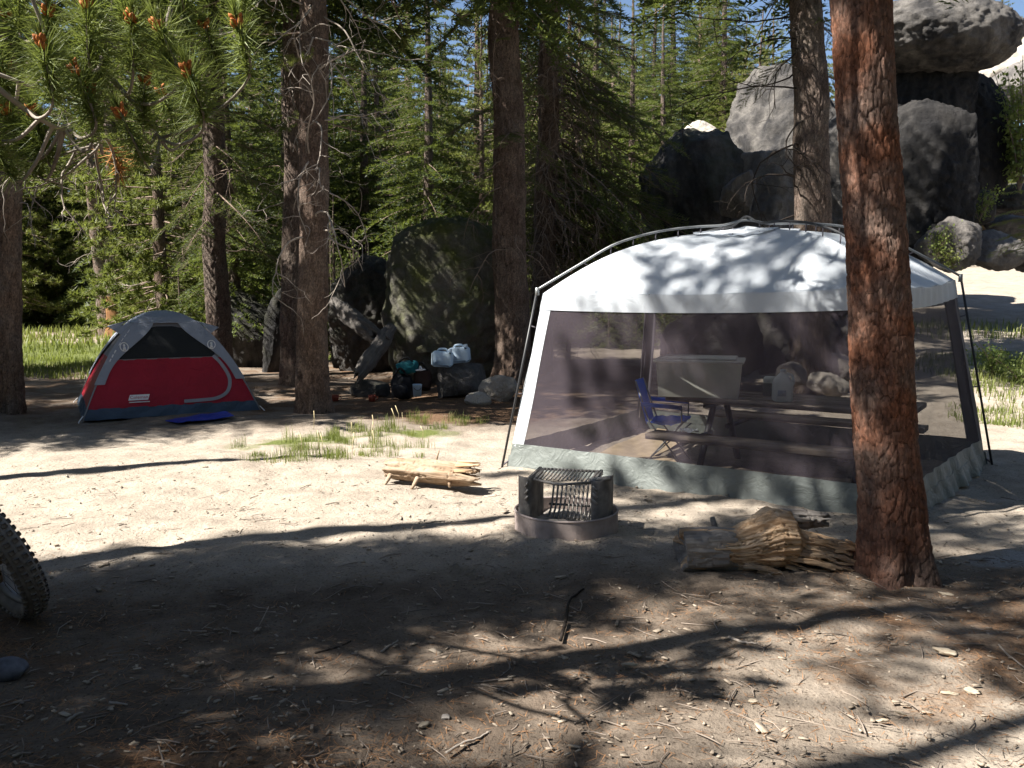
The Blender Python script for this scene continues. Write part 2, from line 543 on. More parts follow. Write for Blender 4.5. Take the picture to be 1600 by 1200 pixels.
M = {}
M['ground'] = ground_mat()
M['red_bark'] = bark_mat("bark_red_plates", (0.105, 0.048, 0.03), (0.25, 0.112, 0.068), (0.034, 0.02, 0.016), (0.16, 0.125, 0.11), 0.8, (0.085, 0.07, 0.066))
M['grey_bark'] = bark_mat("bark_grey_brown", (0.085, 0.06, 0.046), (0.19, 0.14, 0.11), (0.03, 0.022, 0.018), (0.15, 0.135, 0.125), 0.6)
M['dark_bark'] = bark_mat("bark_dark", (0.06, 0.046, 0.04), (0.14, 0.11, 0.096), (0.022, 0.018, 0.016), (0.13, 0.115, 0.10), 0.55)
M['brown_bark'] = bark_mat("bark_brown_ridged", (0.060, 0.043, 0.035), (0.135, 0.10, 0.083), (0.024, 0.018, 0.015), (0.17, 0.14, 0.12), 0.5)
M['twig'] = simple("dead_twig_wood", (0.30, 0.26, 0.225), 0.9, 0.2, var=0.45, scale=5)
M['twig_brown'] = simple("brown_twig_wood", (0.20, 0.15, 0.12), 0.9, 0.2, var=0.4, scale=5)
M['fir'] = foliage_mat("needles_fir", (0.020, 0.036, 0.013), (0.105, 0.135, 0.032), 0.33)
M['fir_lit'] = foliage_mat("needles_fir_lit", (0.05, 0.062, 0.024), (0.16, 0.175, 0.055), 0.38)  # lighter fir needles, sunlight put into the colour of the shaded drooping fir
M['pine'] = foliage_mat("needles_pine", (0.05, 0.07, 0.02), (0.21, 0.225, 0.06), 0.38)
M['young'] = foliage_mat("needles_young", (0.08, 0.12, 0.03), (0.22, 0.27, 0.075), 0.40)
M['near_needle'] = foliage_mat("needles_bough", (0.10, 0.14, 0.035), (0.25, 0.29, 0.09), 0.34, 6.0)
M['shrub'] = foliage_mat("leaves_shrub", (0.08, 0.12, 0.03), (0.22, 0.27, 0.08), 0.42, 3.0)
M['grass'] = foliage_mat("grass_blades", (0.10, 0.135, 0.03), (0.25, 0.27, 0.085), 0.40, 2.0)
M['cone'] = simple("pollen_cones", (0.42, 0.14, 0.035), 0.7, 0.3, var=0.35, scale=40)
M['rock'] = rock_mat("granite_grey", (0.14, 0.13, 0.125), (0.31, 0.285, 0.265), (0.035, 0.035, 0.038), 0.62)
M['rock_cap'] = rock_mat("granite_lichen_and_dapple", (0.09, 0.085, 0.082), (0.26, 0.24, 0.22), (0.025, 0.025, 0.028), 0.9)
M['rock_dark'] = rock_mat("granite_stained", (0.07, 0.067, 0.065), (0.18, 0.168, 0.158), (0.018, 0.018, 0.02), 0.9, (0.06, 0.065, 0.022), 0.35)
M['rock_black_shade'] = rock_mat("granite_stain_and_shade", (0.024, 0.024, 0.025), (0.068, 0.063, 0.060), (0.012, 0.012, 0.014), 0.8)  # black stain, coloured darker still to put shade on the sunlit outcrop
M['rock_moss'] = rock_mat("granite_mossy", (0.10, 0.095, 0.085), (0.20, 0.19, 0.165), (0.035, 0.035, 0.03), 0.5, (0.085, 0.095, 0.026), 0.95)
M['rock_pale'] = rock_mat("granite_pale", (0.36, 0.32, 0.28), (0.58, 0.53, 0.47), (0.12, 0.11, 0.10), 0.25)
import bmesh
# ------------------------------------------------------------------ ground sheet
def axis_pts(lo, hi, step0, dense, grow):
    a = [0.0]; s = step0
    while a[-1] < hi:
        if a[-1] > dense: s *= grow
        a.append(a[-1] + s)
    b = [0.0]; s = step0
    while b[-1] > lo:
        if b[-1] < -dense: s *= grow
        b.append(b[-1] - s)
    return np.array(b[:0:-1] + a)

def gauss(x, y, cx, cy, rx, ry, rot=0.0):
    c, s = math.cos(rot), math.sin(rot)
    dx, dy = x - cx, y - cy
    a, b = dx * c + dy * s, -dx * s + dy * c
    return np.exp(-((a / rx) ** 2 + (b / ry) ** 2))

gx = axis_pts(-260, 260, 0.07, 5.0, 1.05)
gy = 4.0 + axis_pts(-24, 300, 0.048, 4.0, 1.04)
GX, GY = np.meshgrid(gx, gy)
xf, yf = GX.ravel(), GY.ravel()
zf = gz_arr(xf, yf)
near = (np.abs(xf) < 7) & (yf > 0) & (yf < 11)
zf[near] += 0.010 * fbm2(xf[near] * 6.5, yf[near] * 6.5, 3, 33) - 0.014 * sstep(0.12, 0.5, fbm2(xf[near] * 3.6, yf[near] * 4.4, 2, 35))
# reddish needle litter with one painted shade patch, ash and grass cover as pigment masks
duff_shade = (0.55 * gauss(xf, yf, 2.2, 3.9, 1.5, 1.1) + 0.35 * gauss(xf, yf, 3.3, 3.0, 1.5, 1.6) + 0.5 * gauss(xf, yf, -2.3, 3.9, 0.8, 0.8)
        + 0.45 * gauss(xf, yf, -0.9, 2.6, 0.9, 0.5) + 0.5 * gauss(xf, yf, -0.2, 11.5, 2.2, 1.5) + 0.5 * gauss(xf, yf, 4.5, 6.6, 1.6, 0.7)
        + 0.75 * gauss(xf, yf, 2.0, 16.5, 3.0, 4.5) + 0.55 * sstep(9.5, 12, yf) * sstep(2, -1, xf) + 0.30 * gauss(xf, yf, -1.5, 2.2, 3, 1.0))  # first patch paints the slope behind the canopy dark as forest shade
ash = 0.9 * gauss(xf, yf, 0.36, 5.75, 0.34, 0.34) + 0.85 * gauss(xf, yf, 3.05, 5.25, 0.55, 0.22, 0.3)
green = (1.1 * gauss(xf, yf, -12, 21, 6.5, 4.5) + 0.75 * gauss(xf, yf, -2.3, 9.2, 1.0, 0.55, 0.45) + 0.6 * gauss(xf, yf, -0.9, 9.9, 0.7, 0.35)
         + 0.75 * gauss(xf, yf, 8.2, 14.0, 2.0, 2.5) + 0.9 * sstep(30, 45, yf) * sstep(8, -2, xf))
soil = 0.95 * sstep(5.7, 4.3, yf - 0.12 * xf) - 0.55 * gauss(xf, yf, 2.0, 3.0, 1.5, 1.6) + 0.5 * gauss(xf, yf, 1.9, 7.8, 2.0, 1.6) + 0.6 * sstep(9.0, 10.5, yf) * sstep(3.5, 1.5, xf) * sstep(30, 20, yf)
gm_ = bpy.data.meshes.new("ground")
ni, nj = GX.shape
ii = np.arange(ni * nj).reshape(ni, nj)
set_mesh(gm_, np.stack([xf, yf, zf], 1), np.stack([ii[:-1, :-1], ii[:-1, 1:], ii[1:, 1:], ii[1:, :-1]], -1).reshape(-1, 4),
         None, True, {'duff_shade': duff_shade, 'ash': ash, 'green': green, 'soil': soil})
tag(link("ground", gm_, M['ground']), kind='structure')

# ------------------------------------------------------------------ trunks
def trunk_mesh(name, pts, radii, nseg, dz, vis, seed, plate=(0.05, 0.16), depth=0.012, flare=0.35, flare_h=0.35, furrow=0.0, roots=5):
    """pts: axis points from the base up, local; fine rows up to height vis"""
    pts = np.asarray(pts, float)
    z = [-0.12]
    while z[-1] < pts[-1, 2]:
        z.append(z[-1] + (dz if z[-1] < vis else 0.35))
    z = np.array(z); z[-1] = pts[-1, 2]
    ax = np.stack([np.interp(z, pts[:, 2], pts[:, 0]), np.interp(z, pts[:, 2], pts[:, 1]), z], 1)
    rr = np.interp(z, pts[:, 2], radii)
    wob = fbm2(z * 0.9, z * 0 + seed, 3, seed)
    ax[:, 0] += 0.04 * wob * rr.mean() / 0.2
    th = np.linspace(0, 2 * math.pi, nseg, endpoint=False)
    TH, Z = np.meshgrid(th, z); RR = np.repeat(rr[:, None], nseg, 1)
    r0 = radii[0]
    nu = max(6, int(round(2 * math.pi * r0 / plate[0])))
    u, v = (TH / (2 * math.pi) * nu).ravel(), (Z / plate[1]).ravel()
    cx, cy, zz = np.cos(TH).ravel(), np.sin(TH).ravel(), Z.ravel()
    q = np.stack([cx * r0 * 4, cy * r0 * 4, zz * 1.6], 1)
    u = np.mod(u + 0.55 * fbm(q * 1.7, 3, seed + 3), nu); v = v + 0.5 * fbm(q * 2.3, 3, seed + 4)
    f1, f2, cid = voro(u, v, nu, seed)
    u2 = np.mod(u * 2 + 0.35 * fbm(q * 5, 2, seed + 9), nu * 2); g1_, g2_, cid2 = voro(u2, v * 1.7 + 3, nu * 2, seed + 11)
    crack = np.clip((f2 - f1) / 0.30, 0, 1)
    d = depth * (sstep(0, 0.55, crack) - 0.6) + depth * 0.7 * (cid - 0.5) + depth * 0.5 * (cid2 - 0.5) * sstep(0, 0.2, g2_ - g1_) + depth * 0.55 * fbm(q * 9, 4, seed + 7, 0.65)
    d += r0 * 0.05 * fbm(q * 0.55, 3, seed + 8)
    if furrow: d += furrow * np.abs(vnoise(np.stack([cx * r0 * 26, cy * r0 * 26, zz * 1.1], 1), seed + 2))
    fl = np.exp(-np.clip(zz, -0.2, 9) / flare_h)
    lob = 0.55 + 0.45 * np.cos(TH.ravel() * roots + seed) + 0.3 * np.cos(TH.ravel() * 3 + seed * 2.1)
    rad = RR.ravel() * (1 + flare * fl * lob) + d * np.clip(RR.ravel() / r0, 0.3, 1)
    V = np.stack([np.repeat(ax[:, 0], nseg) + cx * rad, np.repeat(ax[:, 1], nseg) + cy * rad, zz], 1)
    i = np.arange(len(z) * nseg).reshape(len(z), nseg); j = np.roll(i, -1, 1)
    Q = np.stack([i[:-1], j[:-1], j[1:], i[1:]], -1).reshape(-1, 4)
    me = bpy.data.meshes.new(name)
    set_mesh(me, V, Q, None, True, {'crack': crack, 'cell': 0.5 * cid + 0.5 * cid2})
    return me

# ------------------------------------------------------------------ foliage templates (unit: branch 2 m long along +X)
def needle_tris(base, dirs, L, W, nrm):
    """thin triangles: base (N,3), dirs (N,3) unit, width along cross"""
    side = np.cross(dirs, nrm); side /= np.linalg.norm(side, axis=1)[:, None] + 1e-9
    a = base - side * W[:, None] * 0.5; b = base + side * W[:, None] * 0.5; c = base + dirs * L[:, None]
    V = np.stack([a, b, c], 1).reshape(-1, 3)
    return V, np.arange(len(V)).reshape(-1, 3)

def fir_spray(rng, step=0.075, nstep=0.028, nl=0.05, nw=0.014, droop=0.16, twigs=True):
    wood, nV, nT, n = MB(), [], [], 0
    L = 2.0
    xs = np.linspace(0, L, 9)
    curve = lambda x: np.stack([x, 0.05 * np.sin(x * 2 + ph), 0.10 * x - droop * x ** 2 * 0.6], -1)
    ph = rng.uniform(0, 6)
    wood.tube(curve(xs) if twigs else curve(xs[::2]), np.linspace(0.017, 0.003, 9 if twigs else 5), 4 if twigs else 3, False)
    x = 0.22
    while x < L:
        f = x / L
        for sd in (-1, 1):
            if rng.uniform() < 0.14: continue
            l = (0.62 * (1 - f) ** 0.7 + 0.12) * rng.uniform(0.6, 1.1) * min(1, 0.35 + f * 2.2)
            a = R(rng.uniform(38, 62))
            p0 = curve(np.array([x + rng.uniform(-0.02, 0.02)]))[0]
            dv = np.array([math.cos(a), sd * math.sin(a), rng.uniform(-0.32, 0.05)])
            k = max(3, int(l / nstep))
            t = np.linspace(0.12, 1, k)
            c = p0 + dv * (t * l)[:, None]; c[:, 2] -= 0.22 * (t * l) ** 2
            if l > 0.3 and twigs: wood.tube([p0, (p0 + c[-1]) / 2 + [0, 0, 0.01], c[-1]], [0.005, 0.004, 0.002], 3, False)
            c2 = np.repeat(c, 3, 0)
            m = len(c2)
            sg = np.tile([1, -1, 0.0], k)
            base_d = dv / np.linalg.norm(dv)
            lat = np.cross(base_d, [0, 0, 1.0])
            d = base_d * 0.75 + lat * sg[:, None] * 0.9 + np.array([0, 0, 1.0]) * np.where(sg == 0, 0.75, 0.12)[:, None] + rng.normal(0, 0.22, (m, 3))
            d /= np.linalg.norm(d, axis=1)[:, None]
            V, T = needle_tris(c2, d, rng.uniform(0.7, 1.3, m) * nl, rng.uniform(0.8, 1.3, m) * nw, rng.normal(0, 1, (m, 3)) + [0, 0, 1.5])
            nV.append(V); nT.append(T + n); n += len(V)
        x += step * rng.uniform(0.8, 1.2)
    return dict(nV=np.concatenate(nV), nT=np.concatenate(nT), wV=np.concatenate(wood.V), wQ=np.concatenate(wood.Q))

def tuft(rng, p, axis, n, nl, nw, spread=(15, 95), along=0.12):
    axis = axis / np.linalg.norm(axis)
    a = np.cross(axis, [0.3, 0.2, 1]); a /= np.linalg.norm(a); b = np.cross(axis, a)
    th = rng.uniform(0, 2 * math.pi, n); el = np.radians(rng.uniform(spread[0], spread[1], n))
    d = axis * np.cos(el)[:, None] + (a * np.cos(th)[:, None] + b * np.sin(th)[:, None]) * np.sin(el)[:, None]
    base = p - axis * (rng.uniform(0, 1, n) * along)[:, None]
    return needle_tris(base, d, rng.uniform(0.7, 1.15, n) * nl, np.full(n, nw), rng.normal(0, 1, (n, 3)))

def pine_spray(rng, nt=15, nn=46, nl=0.085, nw=0.012, up=0.22):
    wood, nV, nT, n = MB(), [], [], 0
    L = 2.0; ph = rng.uniform(0, 6)
    curve = lambda x: np.array([x, 0.10 * math.sin(x * 2.3 + ph), 0.05 * x - 0.14 * x * x + up * (x / L) ** 3])
    xs = np.linspace(0, L, 10)
    wood.tube([curve(x) for x in xs], np.linspace(0.022, 0.006, 10), 4, False)
    for k in range(nt):
        x = L * (0.30 + 0.70 * (k + rng.uniform(0, 1)) / nt)
        sd = 1 if k % 2 else -1
        l = rng.uniform(0.2, 0.55) * (1.15 - 0.6 * x / L)
        p0 = curve(x); a = R(rng.uniform(25, 65))
        d = np.array([math.cos(a), sd * math.sin(a), rng.uniform(-0.1, 0.6)]); d /= np.linalg.norm(d)
        p1 = p0 + d * l * 0.6; d2 = d + [0, 0, 0.5]; d2 /= np.linalg.norm(d2); p2 = p1 + d2 * l * 0.4
        wood.tube([p0, p1, p2], [0.008, 0.006, 0.004], 3, False)
        for q, ax_ in ((p2, d2), (p1, d)) if l > 0.3 else ((p2, d2),):
            V, T = tuft(rng, q, ax_, nn, nl, nw, along=0.16)
            nV.append(V); nT.append(T + n); n += len(V)
    V, T = tuft(rng, curve(L), np.array([1, 0, 0.4]), nn, nl, nw, along=0.25)
    nV.append(V); nT.append(T + n)
    return dict(nV=np.concatenate(nV), nT=np.concatenate(nT), wV=np.concatenate(wood.V), wQ=np.concatenate(wood.Q))

def place_mat(az, pitch, roll):
    ca, sa, cp, sp_ = math.cos(az), math.sin(az), math.cos(pitch), math.sin(pitch)
    X = np.array([ca * cp, sa * cp, sp_]); Y = np.array([-sa, ca, 0.0]); Z = np.cross(X, Y)
    Yr = Y * math.cos(roll) + Z * math.sin(roll); Zr = np.cross(X, Yr)
    return np.stack([X, Yr, Zr], 1)

def compose(tpl, items):
    """items: (template index, origin, az, pitch, roll, scale)"""
    nV, nT, wV, wQ, a, b = [], [], [], [], 0, 0
    for ti, o, az, pi_, ro, s in items:
        t = tpl[ti]; A = place_mat(az, pi_, ro).T * s
        nV.append(t['nV'] @ A + o); nT.append(t['nT'] + a); a += len(t['nV'])
        wV.append(t['wV'] @ A + o); wQ.append(t['wQ'] + b); b += len(t['wV'])
    return np.concatenate(nV), np.concatenate(nT), np.concatenate(wV), np.concatenate(wQ)

rng0 = np.random.default_rng(11)
FIR_T = [fir_spray(rng0, droop=0.10 + 0.05 * k) for k in range(5)]
FIR_C = [fir_spray(rng0, 0.115, 0.055, 0.11, 0.036, 0.12 + 0.05 * k, False) for k in range(4)]    # coarser, for far trees
PINE_T = [pine_spray(rng0, up=0.2 + 0.1 * k) for k in range(4)]
PINE_C = [pine_spray(rng0, 12, 30, 0.15, 0.030, 0.2 + 0.1 * k) for k in range(4)]

def crown_items(rng, nt, z0, z1, rad, n, pitch=(-0.35, 0.1), axis=lambda z: (0, 0), shape=0.8, zmin_rad=0.75):
    it = []
    for k in range(n):
        f = ((k + rng.uniform(0, 1)) / n) ** 1.15
        z = z0 + (z1 - z0) * f
        prof = (1 - f) ** shape * min(1, zmin_rad + f * 3)
        L = max(0.18, rad * prof * rng.uniform(0.7, 1.15))
        x, y = axis(z)
        it.append((int(rng.integers(0, nt)), np.array([x, y, z]), k * 2.39996 + rng.uniform(-0.5, 0.5),
                   pitch[0] + (pitch[1] - pitch[0]) * f + rng.uniform(-0.12, 0.12), rng.uniform(-0.3, 0.3), L / 2.0))
    return it

def crown_meshes(name, tpl, items, fmat, wmat):
    nV, nT, wV, wQ = compose(tpl, items)
    mf = bpy.data.meshes.new(name + "_foliage"); set_mesh(mf, nV, None, nT, False); mf.materials.append(fmat)
    mw = bpy.data.meshes.new(name + "_branches"); set_mesh(mw, wV, wQ, None, True); mw.materials.append(wmat)
    return mf, mw

def dead_twigs(mb, rng, p, d, L, r, level=0, droop=0.5, n=9):
    """curving bare branch with side twigs"""
    pts = [np.array(p, float)]; d = np.array(d, float); d /= np.linalg.norm(d)
    bend = rng.normal(0, 0.18, 3)
    for k in range(n):
        d = d + rng.normal(0, 0.20, 3) + bend * 0.4 + np.array([0, 0, -droop * 0.22])
        d /= np.linalg.norm(d)
        pts.append(pts[-1] + d * L / n)
        if level < 2 and k > 1 and rng.uniform() < (0.55 if level == 0 else 0.35):
            sd = d + rng.normal(0, 0.8, 3); 
            dead_twigs(mb, rng, pts[-1], sd, L * rng.uniform(0.25, 0.5), r * 0.5, level + 1, droop, 6)
    mb.tube(pts, np.linspace(r, r * 0.35, len(pts)), 4 if level else 5, False)

# ---- shared tree kinds
def simple_trunk(name, H, r, seed, nseg=20, vis=5.0):
    return trunk_mesh(name, [(0, 0, 0), (0.02 * H * math.sin(seed), 0.02 * H * math.cos(seed), H)], [r, r * 0.12], nseg, 0.10, vis, seed, (0.07, 0.2), 0.02, 0.3, 0.3)

def twig_mesh(name, seed, n, z0, z1, L, r, trunk_r, mat, droop=0.5):
    rng = np.random.default_rng(seed); mb = MB()
    for k in range(n):
        a = rng.uniform(0, 6.28); z = rng.uniform(z0, z1)
        dead_twigs(mb, rng, (trunk_r * 0.7 * math.cos(a), trunk_r * 0.7 * math.sin(a), z), (math.cos(a), math.sin(a), rng.uniform(-0.3, 0.3)), L * rng.uniform(0.5, 1.2), r, 0, droop)
    me = bpy.data.meshes.new(name); set_mesh(me, np.concatenate(mb.V), np.concatenate(mb.Q), None, True); me.materials.append(mat)
    return me

KIND = {}
def make_kind(key, H, r, tpl, items, fmat, bark, seed, twigs=None):
    tm = simple_trunk(key + "_trunk", H, r, seed); tm.materials.append(bark)
    mf, mw = crown_meshes(key, tpl, items, fmat, M['twig_brown'])
    KIND[key] = dict(trunk=tm, foliage=mf, branches=mw, twigs=twigs)

g1 = np.random.default_rng(5)
make_kind('fir_tall', 15, 0.24, FIR_C, crown_items(g1, 4, 0.5, 14.8, 2.9, 270, (-0.45, 0.15), shape=0.7), M['fir'], M['dark_bark'], 3)
make_kind('fir_mid', 10, 0.17, FIR_C, crown_items(g1, 4, 0.2, 9.9, 2.3, 200, (-0.4, 0.2), shape=0.8), M['fir'], M['dark_bark'], 4)
make_kind('pine_tall', 15, 0.22, PINE_C, crown_items(g1, 4, 3.2, 14.8, 2.5, 150, (-0.25, 0.5), shape=0.5), M['pine'], M['grey_bark'], 5,
          twig_mesh('pine_tall_twigs', 6, 26, 1.0, 5.0, 1.1, 0.012, 0.22, M['twig']))
make_kind('pine_mid', 11, 0.16, PINE_C, crown_items(g1, 4, 0.9, 10.8, 2.3, 150, (-0.2, 0.5), shape=0.55), M['pine'], M['brown_bark'], 6,
          twig_mesh('pine_mid_twigs', 7, 16, 0.5, 3.0, 0.9, 0.010, 0.15, M['twig']))
make_kind('sapling', 3.2, 0.05, FIR_T, crown_items(g1, 5, 0.12, 3.1, 0.85, 46, (-0.15, 0.35), shape=0.9), M['young'], M['dark_bark'], 7)

make_kind('pine_dense', 11, 0.17, FIR_C, crown_items(g1, 4, 2.0, 10.9, 1.65, 250, (-0.2, 0.5), shape=0.35), M['pine'], M['grey_bark'], 8)
make_kind('pine_slim', 15, 0.17, PINE_C, crown_items(g1, 4, 4.0, 14.8, 1.35, 120, (-0.2, 0.5), shape=0.35), M['pine'], M['grey_bark'], 9)
make_kind('pine_high', 17, 0.17, PINE_C, crown_items(g1, 4, 10.2, 16.8, 1.7, 110, (-0.2, 0.5), shape=0.4), M['pine'], M['grey_bark'], 10)
_tops = {}
def crown_top(kind):
    if kind not in _tops:
        tpl, fm = (FIR_C, M['fir']) if kind == 'fir' else (PINE_C, M['pine'])
        _tops[kind] = crown_meshes(kind + '_top', tpl, crown_items(np.random.default_rng(14), 4, 0.0, 9.0, 2.3, 150 if kind == 'fir' else 100, (-0.45, 0.3), shape=0.6), fm, M['twig_brown'])
    return _tops[kind]

def plant_tree(key, x, y, name, label, s=1.0, rz=0.0, group=None, dz=0.0, cat='tree', sz=1.0):
    k = KIND[key]
    t = thing(name, label, cat, (x, y, gz(x, y) + dz), rz, group)
    t.scale = (s, s, s * sz)
    link('trunk', k['trunk'], None, t); link('branches', k['branches'], None, t); link('foliage', k['foliage'], None, t)
    if k['twigs']: link('dead_twigs', k['twigs'], None, t)
    return t

# ------------------------------------------------------------------ rocks
_ico = {}
def ico(sub):
    if sub not in _ico:
        bm = bmesh.new(); bmesh.ops.create_icosphere(bm, subdivisions=sub, radius=1.0)
        bm.verts.index_update()
        _ico[sub] = (np.array([v.co[:] for v in bm.verts]), np.array([[v.index for v in f.verts] for f in bm.faces])); bm.free()
    return _ico[sub]

def rock_mesh(name, size, seed, sub=5, facets=9, cut=0.72, rough=0.10, fine=0.02, boxy=0.0):
    rng = np.random.default_rng(seed)
    V, T = ico(sub); V = V.copy()
    if boxy:
        m = np.max(np.abs(V), axis=1)[:, None]; V = V * (1 - boxy) + V / m * boxy * 0.8
    V = V * (1 + rough * 1.6 * fbm(V * 0.9 + seed * 7.1, 3, seed)[:, None])
    for k in range(facets):
        n = rng.normal(0, 1, 3); n /= np.linalg.norm(n)
        h = cut * rng.uniform(0.85, 1.25); e = V @ n - h
        V = V - np.where(e > 0, e * 0.88, 0)[:, None] * n
    V = V * np.asarray(size) / 2
    s = float(np.mean(size))
    nn = V / (np.linalg.norm(V, axis=1)[:, None] + 1e-9)
    V = V + nn * (s * rough * 0.15 * fbm(V / s * 2.6 + seed, 6, seed + 2, 0.6) - s * rough * 0.22 * sstep(0.045, 0.0, np.abs(vnoise(V / s * np.array([2.2, 2.2, 1.3]) + seed * 3.3, seed + 9))) + s * fine * fbm(V / s * 22 + seed, 3, seed + 5))[:, None]
    me = bpy.data.meshes.new(name); set_mesh(me, V, None, T, True)
    return me

def rock_px(name, label, x0, y0, x1, y1, d, mat, seed, depth=0.8, rz=0.0, tilt=0.0, group=None, cat='boulder', grow=1.06, **kw):
    c = P((x0 + x1) / 2, (y0 + y1) / 2, d)
    w, h = (x1 - x0) / FPX * d * grow, (y1 - y0) / FPX * d * grow
    o = link(name, rock_mesh(name, (w, w * depth, h), seed, **kw), mat, None, c)
    o.rotation_euler = (0, tilt, rz)
    return tag(o, label, cat, group)
# ------------------------------------------------------------------ trees in the camp
V3_ = lambda *a: np.array(a, float)
def axis_from_px(p0, p1, d, d1=None):
    """trunk axis from the pixel of its foot to a pixel higher up, at distance d; returns base point and slope"""
    a = P(p0[0], p0[1], d); b = P(p1[0], p1[1], d1 or d)
    k = 1.0 / (b.z - a.z)
    return a, ((b.x - a.x) * k, (b.y - a.y) * k)

def camp_tree(name, label, foot, top, d, w0, w1, bark, seed, H=14.0, nseg=72, dz=0.03, plate=(0.05, 0.16), depth=0.014, crown=None, twigs=None,
              flare=0.3, furrow=0.0, cat='tree', d1=None, vis=None, group=None, flare_h=0.3):
    """w0, w1: trunk width in photo pixels at the foot and at the upper pixel"""
    a, sl = axis_from_px(foot, top, d, d1)
    base = Vector((a.x, a.y, gz(a.x, a.y)))
    dzb = base.z - a.z
    base.x += sl[0] * dzb; base.y += sl[1] * dzb
    zt = P(top[0], top[1], d1 or d).z - base.z
    r0, r1 = w0 / FPX * d / 2, w1 / FPX * d / 2
    t = thing(name, label, cat, base, 0, group)
    rt = max(0.03, r1 - (r0 - r1) * 0.6)
    pts = [(0, 0, -0.12), (sl[0] * zt, sl[1] * zt, zt), (sl[0] * zt * 1.4, sl[1] * zt * 1.4, H)]
    link('trunk', trunk_mesh('trunk', pts, [r0, r1, min(rt, r1 * 0.35)], nseg, dz, vis or zt + 0.4, seed, plate, depth, flare, flare_h, furrow), bark, t)
    ax = lambda z: (sl[0] * min(z, zt * 1.4), sl[1] * min(z, zt * 1.4))
    if crown:
        its, tpl, fm = [], None, None
        for c in crown:
            if isinstance(c[0], str):          # crown above the picture
                mf, mw = crown_top(c[0])
                for nm, me in (('upper_branches', mw), ('upper_foliage', mf)):
                    o = link(nm, me, None, t); x, y = ax(c[1] + 2); o.location = (x, y, c[1]); o.rotation_euler = (0, 0, seed * 1.3); o.scale = ((0.85, 0.85) if seed in (47, 48) else (1.3, 1.3)) + ((H - c[1]) / 9.0,)
                continue
            tpl, fm, z0, z1, rad, n, pitch = c
            rng = np.random.default_rng(seed + int(z0 * 10))
            its += [i_ for i_ in crown_items(rng, len(tpl), z0, z1, rad, n, pitch, ax, 0.6) if seed != 48 or math.sin(i_[2]) > -0.5 and math.cos(i_[2]) > -0.55 or i_[1][2] > 7.6]
        if its:
            mf, mw = crown_meshes(name, tpl, its, fm, M['twig_brown'])
            link('branches', mw, None, t); link('foliage', mf, None, t)
    if twigs:
        rng = np.random.default_rng(seed + 50); mb = MB()
        n, z0, z1, L, r, mt, droop, azr = twigs
        for k in range(n):
            az = rng.uniform(*azr); z = rng.uniform(z0, z1); x, y = ax(z)
            rr = r0 + (r1 - r0) * min(1, z / zt)
            dead_twigs(mb, rng, (x + rr * 0.85 * math.cos(az), y + rr * 0.85 * math.sin(az), z), (math.cos(az), math.sin(az), rng.uniform(-0.35, 0.35)), L * rng.uniform(0.45, 1.25), r, 0, droop)
        mb.build('dead_twigs', mt, t, True)
    return t, ax

FULL = (0, 6.283)
# red plated pine close by
redp, _ = camp_tree('pine_tree', 'thick red brown pine trunk with flaking plated bark beside the rotten log', (1404, 905), (1346, 0), 4.85, 98, 83, M['red_bark'], 42,
          H=13, nseg=210, dz=0.0095, plate=(0.032, 0.085), depth=0.0085, flare=0.52, flare_h=0.19, vis=3.3, crown=[('pine', 4.6)])
camp_tree('pine_tree', 'slim grey trunk standing at the sunlit meadow edge before the tent', (17, 645), (17, 235), 11.3, 36, 31, M['grey_bark'], 43, H=13,
          crown=[('pine', 5.0)], twigs=(8, 2.5, 5, 1.0, 0.010, M['twig'], 0.5, FULL))
camp_tree('fir_tree', 'dark straight trunk rising directly behind the tent', (340, 575), (331, 120), 16.0, 38, 30, M['dark_bark'], 44, H=15,
          crown=[('fir', 6.5), (FIR_T, M['fir'], 2.6, 7.0, 2.2, 26, (-0.5, -0.1))], twigs=(16, 1.0, 5, 1.1, 0.010, M['twig_brown'], 0.6, FULL))
camp_tree('pine_tree', 'tall brown trunk with curled bare twigs in front of the dark boulder', (492, 650), (488, 0), 11.3, 50, 39, M['brown_bark'], 45, H=15, depth=0.010, nseg=110, dz=0.022, plate=(0.035, 0.10),
          crown=[('pine', 5.8), (PINE_T, M['pine'], 3.6, 5.6, 1.5, 7, (-0.2, 0.1))], twigs=(26, 2.2, 5.6, 1.25, 0.013, M['twig'], 0.45, (-2.4, 1.0)))
camp_tree('fir_tree', 'very dark trunk half hidden behind the tall brown trunk', (458, 600), (462, 0), 14.5, 36, 34, M['dark_bark'], 46, H=15,
          crown=[('fir', 5.8)], twigs=(14, 1.6, 6, 1.1, 0.011, M['twig'], 0.5, FULL))
camp_tree('fir_tree', 'stout reddish trunk rising from the sunlit roots beside the mossy boulder', (803, 595), (790, 0), 14.6, 52, 43, M['brown_bark'], 47, H=16, nseg=110, dz=0.03, plate=(0.05, 0.20), depth=0.018, flare=0.5, flare_h=0.3,
          crown=[('fir', 6.2), (FIR_T, M['fir'], 3.4, 6.4, 1.6, 10, (-0.4, -0.2))],
          twigs=(22, 1.8, 6, 1.1, 0.010, M['twig_brown'], 0.8, FULL))
camp_tree('fir_tree', 'reddish fir with thick drooping boughs and brown dead twigs behind the canopy', (848, 520), (862, 0), 16.8, 34, 30, M['brown_bark'], 48, H=15, nseg=72, dz=0.04,
          crown=[('fir', 7.4), (FIR_T, M['fir_lit'], 2.7, 8.2, 3.9, 150, (-0.6, -0.2))], twigs=(95, 1.3, 6.0, 1.7, 0.012, M['twig_brown'], 0.9, (-2.2, 0.9)))
